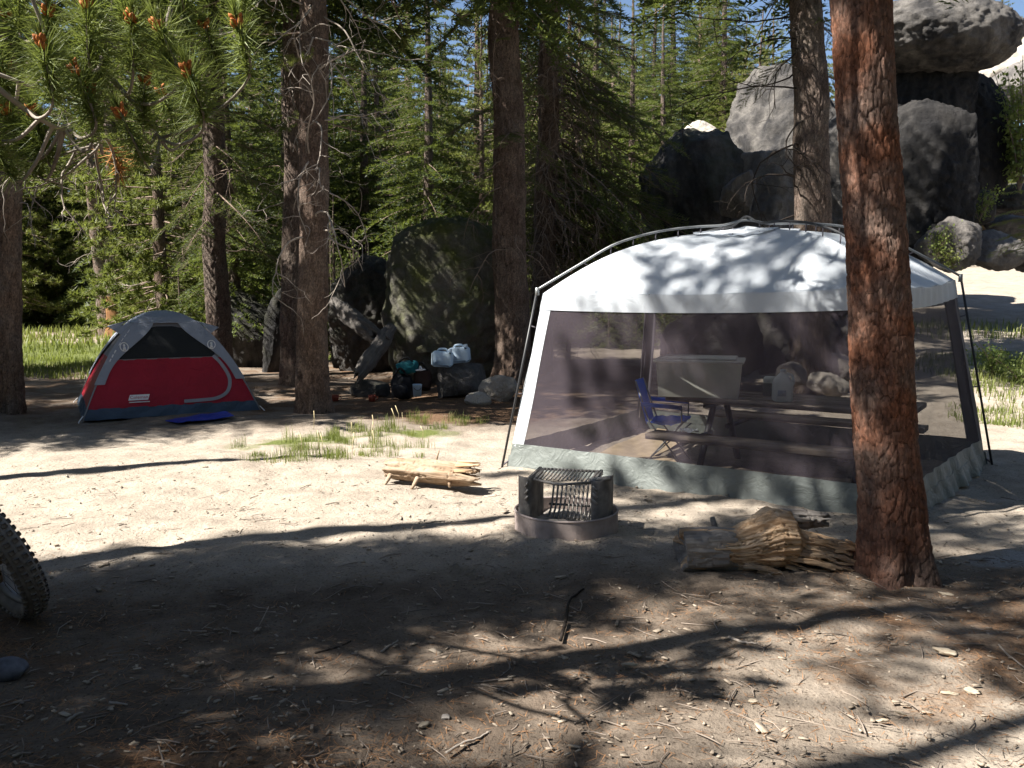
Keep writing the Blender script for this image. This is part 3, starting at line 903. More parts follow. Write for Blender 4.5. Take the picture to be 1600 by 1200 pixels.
camp_tree('fir_tree', 'dark grey trunk in front of the tall rocks next to the red pine', (1268, 560), (1262, 0), 13.0, 62, 46, M['dark_bark'], 49, H=15, nseg=110, dz=0.03, plate=(0.045, 0.22), depth=0.014,
          crown=[('fir', 6.3), (FIR_T, M['fir'], 4.4, 6.5, 1.6, 6, (-0.5, -0.2))], twigs=(16, 2.6, 5.8, 1.5, 0.014, M['dark_bark'], 0.55, (2.2, 4.6)))
# forked, partly burnt trunk far left
fk, _ = camp_tree('burnt_tree', 'forked old trunk with an orange burnt scar at the meadow edge', (170, 512), (152, 330), 27.0, 26, 24, M['grey_bark'], 50, H=13, flare=0.5,
          crown=[('pine', 5.0)], twigs=(10, 2.5, 5, 1.2, 0.014, M['twig'], 0.5, FULL), cat='tree')
f2, _ = axis_from_px((184, 512), (182, 330), 26.9)
b2 = link('second_stem', trunk_mesh('second_stem', [(0, 0, 0), (0.05, 0, 3.5), (0.2, 0.1, 12)], [0.27, 0.24, 0.05], 60, 0.05, 4.5, 51, (0.06, 0.2), 0.02, 0.4), M['dark_bark'], fk)
b2.location = (0.30, -0.12, 0)
ths = np.linspace(R(200), R(340), 14); zz_ = np.linspace(-0.1, 1.25, 16)
TT, ZZ = np.meshgrid(ths, zz_, indexing='ij')
rs_ = 0.31 + 0.10 * np.exp(-np.clip(ZZ, 0, 2) / 0.3) + 0.015 * fbm2(TT.ravel() * 6, ZZ.ravel() * 2, 3, 4).reshape(TT.shape) - 0.05 * ((TT - R(270)) / R(70)) ** 4
A = np.stack([rs_ * np.cos(TT), rs_ * np.sin(TT), ZZ], -1)
sc_ = MB().slab(A, A * V3_(0.9, 0.9, 1)).build('burn_scar', wood_mat("charred_orange_wood", (0.04, 0.025, 0.018), (0.17, 0.08, 0.032), (0.34, 0.19, 0.08), (1, 1, 0.15), 9), fk, True)
sc_.location = (0.30, -0.12, 0)

# ------------------------------------------------------------------ rock outcrops
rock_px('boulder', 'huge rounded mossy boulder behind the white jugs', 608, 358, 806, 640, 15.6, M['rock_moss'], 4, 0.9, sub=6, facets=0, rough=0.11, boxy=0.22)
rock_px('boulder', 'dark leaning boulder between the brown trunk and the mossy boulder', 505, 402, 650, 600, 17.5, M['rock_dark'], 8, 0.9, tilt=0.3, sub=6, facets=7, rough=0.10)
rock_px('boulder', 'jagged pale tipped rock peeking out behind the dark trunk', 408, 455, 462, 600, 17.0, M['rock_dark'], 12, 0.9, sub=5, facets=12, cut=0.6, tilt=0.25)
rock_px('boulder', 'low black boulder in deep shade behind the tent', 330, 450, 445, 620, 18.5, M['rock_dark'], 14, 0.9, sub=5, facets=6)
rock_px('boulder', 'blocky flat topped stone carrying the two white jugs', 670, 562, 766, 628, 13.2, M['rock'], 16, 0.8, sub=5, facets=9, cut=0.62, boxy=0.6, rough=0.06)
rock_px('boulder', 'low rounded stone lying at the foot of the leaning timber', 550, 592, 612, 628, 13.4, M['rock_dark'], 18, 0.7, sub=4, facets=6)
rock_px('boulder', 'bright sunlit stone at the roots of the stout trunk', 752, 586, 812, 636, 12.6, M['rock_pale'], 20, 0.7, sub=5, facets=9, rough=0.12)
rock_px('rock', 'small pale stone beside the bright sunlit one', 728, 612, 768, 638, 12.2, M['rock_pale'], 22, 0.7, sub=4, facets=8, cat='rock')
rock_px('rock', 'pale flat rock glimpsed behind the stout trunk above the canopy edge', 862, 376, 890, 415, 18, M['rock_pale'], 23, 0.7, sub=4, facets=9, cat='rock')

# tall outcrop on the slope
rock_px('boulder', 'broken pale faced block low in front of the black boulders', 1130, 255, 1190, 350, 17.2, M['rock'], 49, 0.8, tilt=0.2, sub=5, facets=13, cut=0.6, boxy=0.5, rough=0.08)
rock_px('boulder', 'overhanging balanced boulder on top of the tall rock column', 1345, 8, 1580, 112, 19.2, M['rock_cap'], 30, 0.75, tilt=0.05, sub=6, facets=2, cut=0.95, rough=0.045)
rock_px('boulder', 'pedestal rock directly under the overhanging boulder', 1385, 82, 1515, 240, 19.8, M['rock_black_shade'], 31, 0.9, sub=6, facets=5, cut=0.8, boxy=0.4, rough=0.06)
rock_px('boulder', 'dark rock mass behind the red pine filling the gap to the column', 1285, 110, 1425, 470, 21.5, M['rock_black_shade'], 44, 0.9, sub=6, facets=6, rough=0.08)
rock_px('boulder', 'black rock block joining the column and the broad rock wall', 1420, 150, 1530, 400, 20.6, M['rock_black_shade'], 46, 0.9, sub=6, facets=7, boxy=0.4, rough=0.08)
rock_px('boulder', 'tall black streaked rock column beside the red pine', 1370, 160, 1512, 425, 18.6, M['rock_black_shade'], 32, 0.9, sub=6, facets=4, cut=0.86, boxy=0.5, rough=0.05)
rock_px('boulder', 'broad dark rock wall facing the sunlit sand', 1455, 118, 1575, 330, 20.4, M['rock_black_shade'], 33, 0.9, sub=6, facets=6, cut=0.84, boxy=0.6, rough=0.05)
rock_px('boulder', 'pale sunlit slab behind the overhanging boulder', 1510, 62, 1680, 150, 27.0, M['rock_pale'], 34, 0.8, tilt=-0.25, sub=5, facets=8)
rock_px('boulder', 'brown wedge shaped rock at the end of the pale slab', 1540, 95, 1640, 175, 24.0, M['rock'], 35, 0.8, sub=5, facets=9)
rock_px('boulder', 'large grey granite dome left of the dark grey trunk', 1128, 132, 1330, 470, 22.0, M['rock_cap'], 36, 0.9, tilt=-0.25, sub=6, facets=4, cut=0.85, rough=0.06)  # lichen pattern doubles as painted tree shadow dapple on this dome
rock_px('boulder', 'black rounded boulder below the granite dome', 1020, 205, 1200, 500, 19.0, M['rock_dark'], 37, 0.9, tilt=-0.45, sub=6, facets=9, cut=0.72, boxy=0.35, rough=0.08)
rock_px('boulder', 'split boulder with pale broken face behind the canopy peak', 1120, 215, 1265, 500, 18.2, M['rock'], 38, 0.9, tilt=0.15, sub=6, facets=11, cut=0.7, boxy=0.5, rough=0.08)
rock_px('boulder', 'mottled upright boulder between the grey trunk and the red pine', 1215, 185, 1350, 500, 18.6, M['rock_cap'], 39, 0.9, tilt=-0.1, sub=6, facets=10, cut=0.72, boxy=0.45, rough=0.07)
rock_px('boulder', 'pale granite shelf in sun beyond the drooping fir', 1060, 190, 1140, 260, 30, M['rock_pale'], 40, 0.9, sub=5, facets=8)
rub = [(1440, 340, 1530, 425, 17.5), (1500, 362, 1600, 418, 18.5), (1545, 330, 1625, 375, 20), (1462, 300, 1560, 352, 19.5), (1580, 385, 1650, 430, 19), (1520, 285, 1640, 340, 22)]
rl = ['angular stone at the foot of the dark rock column', 'wide flat stone at the top edge of the sunlit sand', 'shaded stone higher up the rubble bank', 'grey stone tucked under the broad rock wall', 'outermost stone of the rubble bank above the sand', 'long stone at the top of the rubble bank']
for k, (a, b, c, d_, dd) in enumerate(rub):
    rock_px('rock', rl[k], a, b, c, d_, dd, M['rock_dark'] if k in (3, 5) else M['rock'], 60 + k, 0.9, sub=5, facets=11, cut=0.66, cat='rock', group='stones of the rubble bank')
rock_px('boulder', 'low dark boulder added to darken the view through the back netting', 1040, 485, 1205, 600, 13.6, M['rock_dark'], 47, 0.8, sub=5, facets=7, rough=0.08)  # this and the next boulder are added to hide bright sand
rock_px('boulder', 'second dark boulder added behind the netting to hide bright sand', 1165, 470, 1300, 580, 14.6, M['rock_dark'], 48, 0.8, sub=5, facets=8, rough=0.08)
# stones seen through the netting
st = [(1225, 522, 1290, 590, 13.5), (1275, 545, 1345, 600, 13.0), (1212, 565, 1265, 612, 12.4), (1255, 580, 1330, 622, 12.0), (1300, 500, 1350, 560, 14.5), (1330, 560, 1400, 615, 12.6), (1180, 540, 1230, 590, 13.8), (1350, 590, 1420, 640, 11.6)]
sl_ = ['uppermost stone seen through the netting above the water jug', 'broad stone behind the netting beside the red pine', 'stone just behind the water jug', 'flat stone behind the table top seen through netting', 'farthest stone of the pile behind the netting', 'stone of the pile hidden mostly by the red pine', 'stone behind the plastic bin seen through netting', 'low stone behind the netting past the red pine']
for k, (a, b, c, d_, dd) in enumerate(st):
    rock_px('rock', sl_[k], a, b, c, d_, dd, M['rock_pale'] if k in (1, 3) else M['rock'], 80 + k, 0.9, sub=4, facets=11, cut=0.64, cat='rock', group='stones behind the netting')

# ------------------------------------------------------------------ forest behind the camp
rf = np.random.default_rng(77)
LAB = {'fir_tall': ('fir_tree', 'tall dark fir in the dense forest behind the camp', 'tall firs of the forest'),
       'fir_mid': ('fir_tree', 'mid sized dark fir in the dense forest behind the camp', 'mid sized firs of the forest'),
       'pine_tall': ('pine_tree', 'tall pine with bare lower trunk in the forest behind the camp', 'tall pines of the forest'),
       'pine_mid': ('pine_tree', 'bushy yellow green pine in the forest behind the camp', 'bushy pines of the forest'),
       'pine_dense': ('pine_tree', '', ''), 'pine_slim': ('pine_tree', '', ''), 'pine_high': ('pine_tree', '', ''),
       'sapling': ('fir_sapling', 'small bright green fir sapling on the forest floor', 'saplings on the forest floor')}
def forest(px, d, key, s):
    x = (px - 800) / FPX * d
    n, l, g = LAB[key]
    plant_tree(key, x, d, n, l, s, rf.uniform(0, 6.28), g)
used = []
cnt = 0
for k in range(2200):
    px = rf.uniform(-120, 1130); d = 19 + 50 * rf.uniform(0, 1) ** 1.25
    x = (px - 800) / FPX * d
    s_, v_ = LU[0] * x + LU[1] * d, -LU[1] * x + LU[0] * d
    if px > 960 and d < 34: continue
    if 16 < v_ < 23.5 and s_ > 6: continue
    if 20 < v_ < 23 and s_ < 5: continue
    if px < 250 and d < 31: continue
    if 380 < px < 960 and d < 21: continue
    if any((x - a) ** 2 + (d - b) ** 2 < (1.7 + 0.010 * d) ** 2 for a, b in used): continue
    used.append((x, d))
    key = rf.choice(['fir_tall', 'fir_mid', 'pine_tall', 'pine_mid'], p=[0.28, 0.27, 0.2, 0.25])
    forest(px, d, key, rf.uniform(0.8, 1.15)); cnt += 1
    if cnt >= 150: break
for k in range(34):
    px = rf.uniform(20, 1000); d = rf.uniform(19, 32)
    if px < 250: d = rf.uniform(28, 34)
    forest(px, d, 'sapling', rf.uniform(0.45, 1.2))
for k in range(26):      # sunlit undergrowth behind the boulders
    forest(rf.uniform(500, 860), rf.uniform(19.5, 25), 'sapling', rf.uniform(0.55, 1.15))
for px_, d_, k_, s_c in ((985, 24, 'fir_mid', 0.95), (1035, 27.5, 'fir_mid', 1.0), (930, 30, 'fir_tall', 0.9), (1015, 38, 'fir_tall', 0.95), (1085, 44, 'pine_tall', 0.85), (960, 44, 'fir_tall', 1.0), (1150, 46, 'pine_mid', 1.0), (1200, 40, 'pine_mid', 0.95), (1120, 36, 'pine_mid', 0.7), (890, 36, 'pine_tall', 1.0), (1180, 52, 'fir_mid', 1.1), (1300, 44, 'pine_mid', 1.0)):
    forest(px_, d_, k_, s_c)
for k in range(26):      # up the slope behind the rocks
    px = rf.uniform(1040, 1720); d = rf.uniform(32, 62)
    forest(px, d, rf.choice(['pine_mid', 'fir_mid', 'sapling'], p=[0.5, 0.25, 0.25]), rf.uniform(0.55, 0.95))

# trees outside the picture, towards the sun: they shade the camp
def sun_side(s, v, key, label, sc=1.0, rz=0.0, sz=1.0):
    x, y = SV(s, v)
    plant_tree(key, x, y, LAB[key][0], label, sc, rz, None, 0, 'tree', sz)
sun_side(-6.2, 5.0, 'pine_dense', 'dense pine standing beyond the parked wheel', 0.85, 1.0)
sun_side(-4.0, 4.45, 'pine_dense', 'dense pine nearest to the parked wheel', 0.76, 2.0)
sun_side(-5.2, 3.3, 'pine_dense', 'low dense pine behind the parked wheel', 0.68, 4.0, 1.0)
sun_side(-3.4, 2.6, 'pine_dense', 'smallest dense pine beside the photographer', 0.44, 3.0)
sun_side(-3.3, 3.5, 'pine_high', 'short pine with a small crown beside the photographer', 0.75, 1.0, 1.0)
sun_side(-6.0, 19.0, 'fir_mid', 'bushy fir at the sun side of the meadow', 1.0, 1.0)
sun_side(-4.3, 2.4, 'pine_dense', 'lowest dense pine beside the photographer', 0.62, 5.0)
sun_side(-8.2, 4.5, 'pine_slim', 'tall narrow pine on the sun side of the wheel', 0.9, 4.0, 1.2)
sun_side(-9.0, 4.7, 'pine_slim', 'second slim pine on the sun side of the wheel', 1.05, 2.5)
sun_side(-5.2, 5.7, 'pine_high', 'tall pine with a high crown that flecks the canopy roof', 1.0, 2.5)
sun_side(-6.8, 4.6, 'pine_slim', 'third slim pine on the sun side of the wheel', 0.95, 0.5)
sun_side(-7.0, 11.2, 'fir_tall', 'first tall fir off to the sun side of the tent', 0.85, 0.4)
sun_side(-6.2, 12.2, 'pine_dense', 'dense pine between the tall firs on the sun side of the tent', 1.05, 0.4)
sun_side(-10.5, 12.8, 'fir_tall', 'second tall fir off to the sun side of the tent', 0.95, 1.4)
sun_side(-8.5, 15.2, 'fir_tall', 'third tall fir off to the sun side of the tent', 1.12, 2.7)
sun_side(-9.0, 17.2, 'fir_tall', 'fourth tall fir off to the sun side of the tent', 0.75, 3.7)
sun_side(-12.0, 9.6, 'fir_tall', 'fifth tall fir off to the sun side of the tent', 0.7, 3.1)
t = thing('dead_snag', 'bare dead trunk whose shadow crosses the sunny strip', 'tree', SV(-4.9, 8.5) + (0.0,))
link('trunk', trunk_mesh('trunk', [(0, 0, -0.1), (0.05, 0, 4), (0.1, 0.05, 7.2)], [0.13, 0.11, 0.06], 32, 0.1, 7, 91), M['grey_bark'], t)
t = thing('dead_snag', 'bare dead pine with long side branches standing beside the photographer', 'tree', SV(-4.6, 2.1) + (0.0,))
link('trunk', trunk_mesh('trunk', [(0, 0, -0.1), (0.05, 0.1, 5), (0.1, 0.3, 10.5)], [0.14, 0.11, 0.03], 32, 0.1, 10, 92), M['grey_bark'], t)
mb = MB(); rng = np.random.default_rng(4)
for k in range(34):
    az = rng.uniform(0, 6.28); z = 4.0 + 6.2 * (k + rng.uniform()) / 34
    dead_twigs(mb, rng, (0.07 * math.cos(az), 0.2 + 0.07 * math.sin(az), z), (math.cos(az), math.sin(az), rng.uniform(-0.3, 0.3)), rng.uniform(0.8, 1.9), 0.022, 0, 0.25)
mb.build('dead_branches', M['twig'], t, True)
# woods behind the photographer close off the sky
for k, (x, y, key, sc_) in enumerate(((-1, -7, 'fir_tall', 0.9), (4.5, -8, 'fir_tall', 1.0), (-6, -9, 'fir_tall', 1.0), (9, -5, 'fir_tall', 0.95), (-12, -6, 'fir_tall', 1.0), (13, 1, 'fir_tall', 1.0), (2, -12, 'fir_tall', 1.1),
        (-14, -1.5, 'pine_dense', 1.1), (11, 6, 'fir_tall', 0.8), (-9, -14, 'fir_tall', 1.1), (8, -13, 'fir_tall', 1.1), (15, -6, 'fir_tall', 1.1), (-18, -8, 'fir_tall', 1.1), (16, 7, 'fir_tall', 1.0), (6.2, -3.5, 'fir_tall', 0.9), (7.6, 0.6, 'fir_tall', 0.85), (9.5, 3.2, 'fir_tall', 0.9), (-3.5, -4.5, 'fir_tall', 0.85), (2.2, -5.0, 'fir_tall', 0.85))):
    plant_tree(key, x, y, LAB['fir_tall'][0], 'dark conifer of the woods behind the photographer', sc_, k * 1.7, 'conifers behind the photographer')

k = 0
for t_ in range(400):
    y = rf.uniform(16, 40); x = rf.uniform(-34, -0.62 * y - 2.5)
    v_ = -LU[1] * x + LU[0] * y
    if 19.5 < v_ < 24.5 or any((x - a) ** 2 + (y - b) ** 2 < 9 for a, b in used): continue
    used.append((x, y)); plant_tree('fir_tall' if k % 2 else 'pine_tall', x, y, 'fir_tree' if k % 2 else 'pine_tree', 'tall conifer beyond the meadow on the sun side', rf.uniform(0.9, 1.25), rf.uniform(0, 6), 'tall conifers beyond the meadow')
    k += 1
    if k >= 9: break
V3 = lambda *a: np.array(a, float)
def mesh_text(name, body, size, mat, parent, loc, rot, depth=0.001, align='CENTER'):
    cu = bpy.data.curves.new(name, 'FONT'); cu.body = body; cu.size = size; cu.extrude = depth; cu.align_x = align; cu.align_y = 'CENTER'
    tmp = bpy.data.objects.new(name, cu); COL.objects.link(tmp); bpy.context.view_layer.update()
    me = bpy.data.meshes.new_from_object(tmp.evaluated_get(bpy.context.evaluated_depsgraph_get())); bpy.data.objects.remove(tmp)
    me.materials.clear(); o = link(name, me, mat, parent); o.location = loc; o.rotation_euler = rot
    return o

# ------------------------------------------------------------------ screen canopy
FAB_WHITE = fabric_mat("canopy_white_fabric", (0.70, 0.74, 0.79), 0.42, 0.6, 0.03, wr=0.45)
FAB_SKIRT = fabric_mat("canopy_skirt_fabric", (0.155, 0.172, 0.165), 0.10, 0.5, 0.18, wr=0.7)
FAB_STRIP = fabric_mat("canopy_dark_strip", (0.13, 0.12, 0.14), 0.1, 0.7, 0.1)
NET = screen_mat("canopy_netting", (0.068, 0.055, 0.068), 0.51)
POLE = simple("dark_pole_metal", (0.035, 0.036, 0.04), 0.45, 0.5, 0.3, var=0.2)
POLE_GREY = simple("grey_pole_metal", (0.22, 0.23, 0.24), 0.4, 0.5, 0.5, var=0.15)

cn = [V3(-0.03, 7.80, 0), V3(2.74, 5.98, 0), V3(4.20, 7.75, 0), V3(1.45, 10.0, 0)]       # near end, next to red pine, far sunny end, back
for c in cn: c[2] = gz(c[0], c[1])
ctr = sum(cn) / 4
EAVE = [P(850, 458, 7.9), None, P(1490, 437, 7.85), None]
EAVE = [V3(*EAVE[0]), None, V3(*EAVE[2]), None]
ze = (EAVE[0][2] + EAVE[2][2]) / 2
for i in (1, 3):
    e = cn[i] + (ctr - cn[i]) * 0.10; EAVE[i] = V3(e[0], e[1], ze)
PEAK = V3(*P(1165, 362, 7.85)); 
canopy = thing('screen_canopy', 'large white roofed screen canopy with dark netting walls over a picnic table', 'canopy', (ctr[0], ctr[1], 0))
O = V3(ctr[0], ctr[1], 0)
def wall_pt(i, u, w, out=0.0):
    """point on wall i (corner i to i+1) at fraction u along, w up"""
    a0, a1 = cn[i], cn[(i + 1) % 4]; b0, b1 = EAVE[i], EAVE[(i + 1) % 4]
    p = (a0 * (1 - u)[..., None] + a1 * u[..., None]) * (1 - w)[..., None] + (b0 * (1 - u)[..., None] + b1 * u[..., None]) * w[..., None]
    n = np.cross(a1 - a0, V3(0, 0, 1)); n /= np.linalg.norm(n)
    if np.dot(n, ctr - a0) > 0: n = -n
    sag = 4 * u * (1 - u)
    rip = 0.012 * np.sin(u * 37 + i * 2 + w * 6) * (1 - w) + 0.010 * np.sin(u * 61 + w * 9)
    return p - n * (0.07 * sag * 4 * w * (1 - w))[..., None] + n * (out + rip * 0.6)[..., None] - V3(0, 0, 1) * (0.035 * sag * w)[..., None]
def wall_sheet(i, u0, u1, w0, w1, nu, nw, th, out=0.0, wave=0.0):
    u, w = np.meshgrid(np.linspace(u0, u1, nu), np.linspace(w0, w1, nw), indexing='ij')
    ou = np.full(u.shape, out) + wave * (np.sin(u * 29 + i) + np.sin(u * 71 + w * 30)) * (1 - (w - w0) / max(1e-6, w1 - w0)) * 0.5
    A = wall_pt(i, u, w, ou + th / 2); B = wall_pt(i, u, w, ou - th / 2)
    return MB().slab(A - O, B - O)
for i in range(4):
    n_ = 60
    wall_sheet(i, 0.0, 1.0, 0.065, 0.135, n_, 4, 0.003, 0.004, 0.004).build('upper_skirt', FAB_SKIRT, canopy, True)
    wall_sheet(i, -0.005, 1.005, -0.02, 0.068, n_, 6, 0.003, 0.008, 0.018).build('lower_skirt', FAB_SKIRT, canopy, True)
    u, w = np.meshgrid(np.linspace(0.03, 0.97, n_), np.linspace(0.132, 0.915, 24), indexing='ij')
    MB().grid(wall_pt(i, u, w, np.zeros(u.shape)) - O).build('netting', NET, canopy, True)
    wall_sheet(i, 0.0, 0.034, 0.12, 0.93, 4, 20, 0.003, 0.003).build('corner_strip', FAB_WHITE if i == 0 else FAB_STRIP, canopy, True)
    wall_sheet(i, 0.966, 1.0, 0.12, 0.93, 4, 20, 0.003, 0.003).build('corner_strip', FAB_STRIP if i != 3 else FAB_WHITE, canopy, True)
    wall_sheet(i, 0.0, 1.0, 0.905, 1.0, 40, 4, 0.003, 0.008).build('roof_valance', FAB_WHITE, canopy, True)
# roof: four faces swelling from the eave to the peak, with a vented cap
def roof_pt(i, u, k):
    e = EAVE[i] * (1 - u)[..., None] + EAVE[(i + 1) % 4] * u[..., None]
    h = np.clip(k, 0, 1)
    p = e * (1 - h)[..., None] + PEAK * h[..., None]
    rise = (0.20 * np.sin(np.pi * h) * (1 - 0.35 * h))
    edge = 1 - 0.38 * (4 * u * (1 - u))
    p[..., 2] += rise * edge - 0.035 * (4 * u * (1 - u)) * (1 - h) + 0.006 * np.sin(u * 23 + h * 5)
    return p
for i in range(4):
    u, k = np.meshgrid(np.linspace(0, 1, 40), np.linspace(0, 0.82, 26), indexing='ij')
    A = roof_pt(i, u, k); MB().slab(A - O + V3(0, 0, 0.002), A - O - V3(0, 0, 0.002)).build('roof_panel', FAB_WHITE, canopy, True)
    u, k = np.meshgrid(np.linspace(0, 1, 24), np.linspace(0.74, 1.0, 10), indexing='ij')
    A = roof_pt(i, u, k); A[..., 2] += 0.018 + 0.025 * (4 * u * (1 - u))
    MB().slab(A - O + V3(0, 0, 0.002), A - O - V3(0, 0, 0.002)).build('vent_cap', FAB_WHITE, canopy, True)
for i in range(4):       # legs outside each corner
    foot = cn[i] + (cn[i] - ctr) / np.linalg.norm(cn[i] - ctr) * 0.06; foot[2] = gz(foot[0], foot[1]) - 0.01
    hub = EAVE[i] + (EAVE[i] - ctr) * V3(1, 1, 0) / np.linalg.norm((EAVE[i] - ctr)[:2]) * 0.06 + V3(0, 0, 0.03)
    leg = MB().tube([foot - O, (foot + hub) / 2 - O + V3(0, 0, 0), hub - O], 0.0105, 8)
    leg.build('pole_leg', POLE, canopy, True)
    MB().tube([hub - O - V3(0, 0, 0.05), hub - O + V3(0, 0, 0.02)], [0.02, 0.017], 8).build('corner_hub', POLE_GREY, canopy, True)
    for f in (0.42, 0.8):
        a = foot * (1 - f) + hub * f; b = wall_pt(i, np.array([0.0]), np.array([f]))[0]
        MB().tube([a - O, b - O], 0.006, 5).build('pole_strap', FAB_STRIP, canopy, True)
    MB().tube([cn[i] - O + V3(0, 0, 0.05), foot - O + V3(0, 0, 0.02)], 0.008, 5).build('stake_loop', FAB_STRIP, canopy, True)
for i, j in ((0, 2), (1, 3)):
    hi = EAVE[i] + (EAVE[i] - ctr) * V3(1, 1, 0) / np.linalg.norm((EAVE[i] - ctr)[:2]) * 0.06 + V3(0, 0, 0.03)
    hj = EAVE[j] + (EAVE[j] - ctr) * V3(1, 1, 0) / np.linalg.norm((EAVE[j] - ctr)[:2]) * 0.06 + V3(0, 0, 0.03)
    top = PEAK + V3(0, 0, 0.10 + 0.03 * i)
    pts = []
    clip = MB()
    for e, rev in ((i, False), (j, True)):
        hub = hi if e == i else hj
        seq = []
        for f in np.linspace(0, 1, 10)[:-1]:
            q = roof_pt(e, np.array([0.0]), np.array([f * 1.0]))[0]
            q = q * min(1, f * 4) + hub * (1 - min(1, f * 4)) + V3(0, 0, 0.075 * min(1, f * 3))
            seq.append(q)
            if f > 0.2: clip.tube([q - O, roof_pt(e, np.array([0.0]), np.array([f]))[0] - O], 0.005, 4)
        pts += seq if not rev else [top] + seq[::-1]
    sp_pts = spline(pts, 4) - O
    MB().tube(sp_pts, 0.0105, 8).build('roof_pole', POLE if i else POLE_GREY, canopy, True)
    clip.build('pole_clip', FAB_STRIP, canopy, True)

# ------------------------------------------------------------------ picnic table under the canopy
TW = wood_mat("weathered_table_wood", (0.17, 0.13, 0.105), (0.31, 0.25, 0.205), (0.46, 0.39, 0.33), (0.1, 1, 1), 30)
AX = cn[1] - cn[0]; AX[2] = 0; AX /= np.linalg.norm(AX); NX = V3(-AX[1], AX[0], 0)
TRZ = math.atan2(AX[1], AX[0])
bl = GZ(1006, 668, 0.44); bl = V3(bl.x, bl.y, 0)
tz = 0.0
TL = 1.92
tcen = bl + AX * TL / 2 + NX * 0.92
table = thing('picnic_table', 'weathered wooden picnic table with benches inside the netting canopy', 'picnic table', (tcen[0], tcen[1], gz(tcen[0], tcen[1]) - 0.06), TRZ)
for k in range(4):
    MB().box((0, -0.285 + 0.19 * k, 0.70), (TL + 0.1, 0.182, 0.045), bev=0.006).build('plank', TW, table)
for s in (-1, 1):
    MB().box((0, s * 0.72 + 0.06 * s, 0.435), (TL, 0.235, 0.05), bev=0.006).build('bench', TW, table)
    for e in (-1, 1):
        x = e * (TL / 2 - 0.32)
        MB().tube([(x, s * 0.14, 0.67), (x, s * 0.55, 0.0)], 0.03, 8).build('leg', POLE, table, True)
        MB().tube([(x, s * 0.86, 0.40), (x, s * 0.20, 0.40)], 0.024, 8).build('bench_arm', POLE, table, True)
for e in (-1, 1):
    MB().box((e * (TL / 2 - 0.32), 0, 0.655), (0.05, 0.70, 0.04)).build('crossbar', POLE, table)
def on_table(lx, ly, z=0.7235):
    c, s = math.cos(TRZ), math.sin(TRZ)
    return Vector((tcen[0] + lx * c - ly * s, tcen[1] + lx * s + ly * c, table.location.z + z))

# plastic bin
BIN = plastic_mat("milky_bin_plastic", (0.84, 0.84, 0.77), 0.10, 0.35, 0.45)
LID = plastic_mat("milky_lid_plastic", (0.86, 0.86, 0.82), 0.04, 0.4, 0.4)
bq = on_table(-TL / 2 + 0.20, -0.20)
binr = TRZ + 0.30
bin_ = thing('storage_bin', 'large milky plastic storage bin with lid on the table end', 'storage bin', bq, binr)
def taper_box(mb, cx, cy, z0, z1, w0, d0, w1, d1, th):
    for (ax_, sg) in ((0, -1), (0, 1), (1, -1), (1, 1)):
        if ax_ == 0:
            a = [[cx + sg * w0 / 2, cy - d0 / 2, z0], [cx + sg * w0 / 2, cy + d0 / 2, z0], [cx + sg * w1 / 2, cy + d1 / 2, z1], [cx + sg * w1 / 2, cy - d1 / 2, z1]]
        else:
            a = [[cx - w0 / 2, cy + sg * d0 / 2, z0], [cx + w0 / 2, cy + sg * d0 / 2, z0], [cx + w1 / 2, cy + sg * d1 / 2, z1], [cx - w1 / 2, cy + sg * d1 / 2, z1]]
        mb.grid(np.array([[a[0], a[1]], [a[3], a[2]]], float))
mb = MB(); taper_box(mb, 0, 0, 0.003, 0.31, 0.675, 0.42, 0.72, 0.46, 0)
mb.grid(np.array([[[-.337, -.21, .003], [.337, -.21, .003]], [[-.337, .21, .003], [.337, .21, .003]]]))
mb.build('bin_body', BIN, bin_)
l = MB(); l.box((0, 0, 0.315), (0.77, 0.51, 0.022), bev=0.008); l.box((0, 0, 0.335), (0.64, 0.38, 0.022), bev=0.01); l.build('lid', LID, bin_)
MB().box((-0.19, -0.08, 0.10), (0.20, 0.14, 0.17), 0.2, bev=0.01).build('packed_carton', simple("carton_brown", (0.30, 0.27, 0.21), 0.8), bin_)
MB().box((0.06, -0.12, 0.105), (0.085, 0.07, 0.19), bev=0.012).build('packed_yellow_box', simple("yellow_box", (0.70, 0.47, 0.05), 0.6, var=0.08), bin_)
MB().box((0.21, 0.02, 0.09), (0.15, 0.22, 0.15), 0.1, bev=0.012).build('packed_dark_bag', simple("dark_bag", (0.05, 0.055, 0.06), 0.7), bin_)

JUGP = plastic_mat("jug_white_plastic", (0.86, 0.89, 0.90), 0.04, 0.35, 0.5)
def lathe(mb, prof, n=20, sq=0.0, sx=1.0, sy=1.0):
    th = np.linspace(0, 2 * math.pi, n, endpoint=False)
    sqf = 1 / np.maximum(np.abs(np.cos(th)), np.abs(np.sin(th)))
    pts = []
    for r, z, q in prof:
        f = 1 + (np.minimum(sqf, 1.28) - 1) * q
        pts.append(np.stack([r * f * np.cos(th) * sx, r * f * np.sin(th) * sy, np.full(n, z)], 1))
    A = np.stack(pts); m = len(prof)
    i = np.arange(m * n).reshape(m, n); j = np.roll(i, -1, 1)
    mb.add(A.reshape(-1, 3), np.stack([i[:-1], j[:-1], j[1:], i[1:]], -1).reshape(-1, 4))
    return mb
jug = thing('water_jug', 'translucent gallon water jug standing alone on the picnic table', 'jug', on_table(-0.02, -0.22), TRZ + 0.5)
lathe(MB(), [(0.001, 0.002, 0), (0.070, 0.002, 1), (0.076, 0.012, 1), (0.076, 0.15, 1), (0.070, 0.18, .7), (0.040, 0.225, .2), (0.022, 0.24, 0), (0.022, 0.255, 0)]).build('jug_body', JUGP, jug, True)
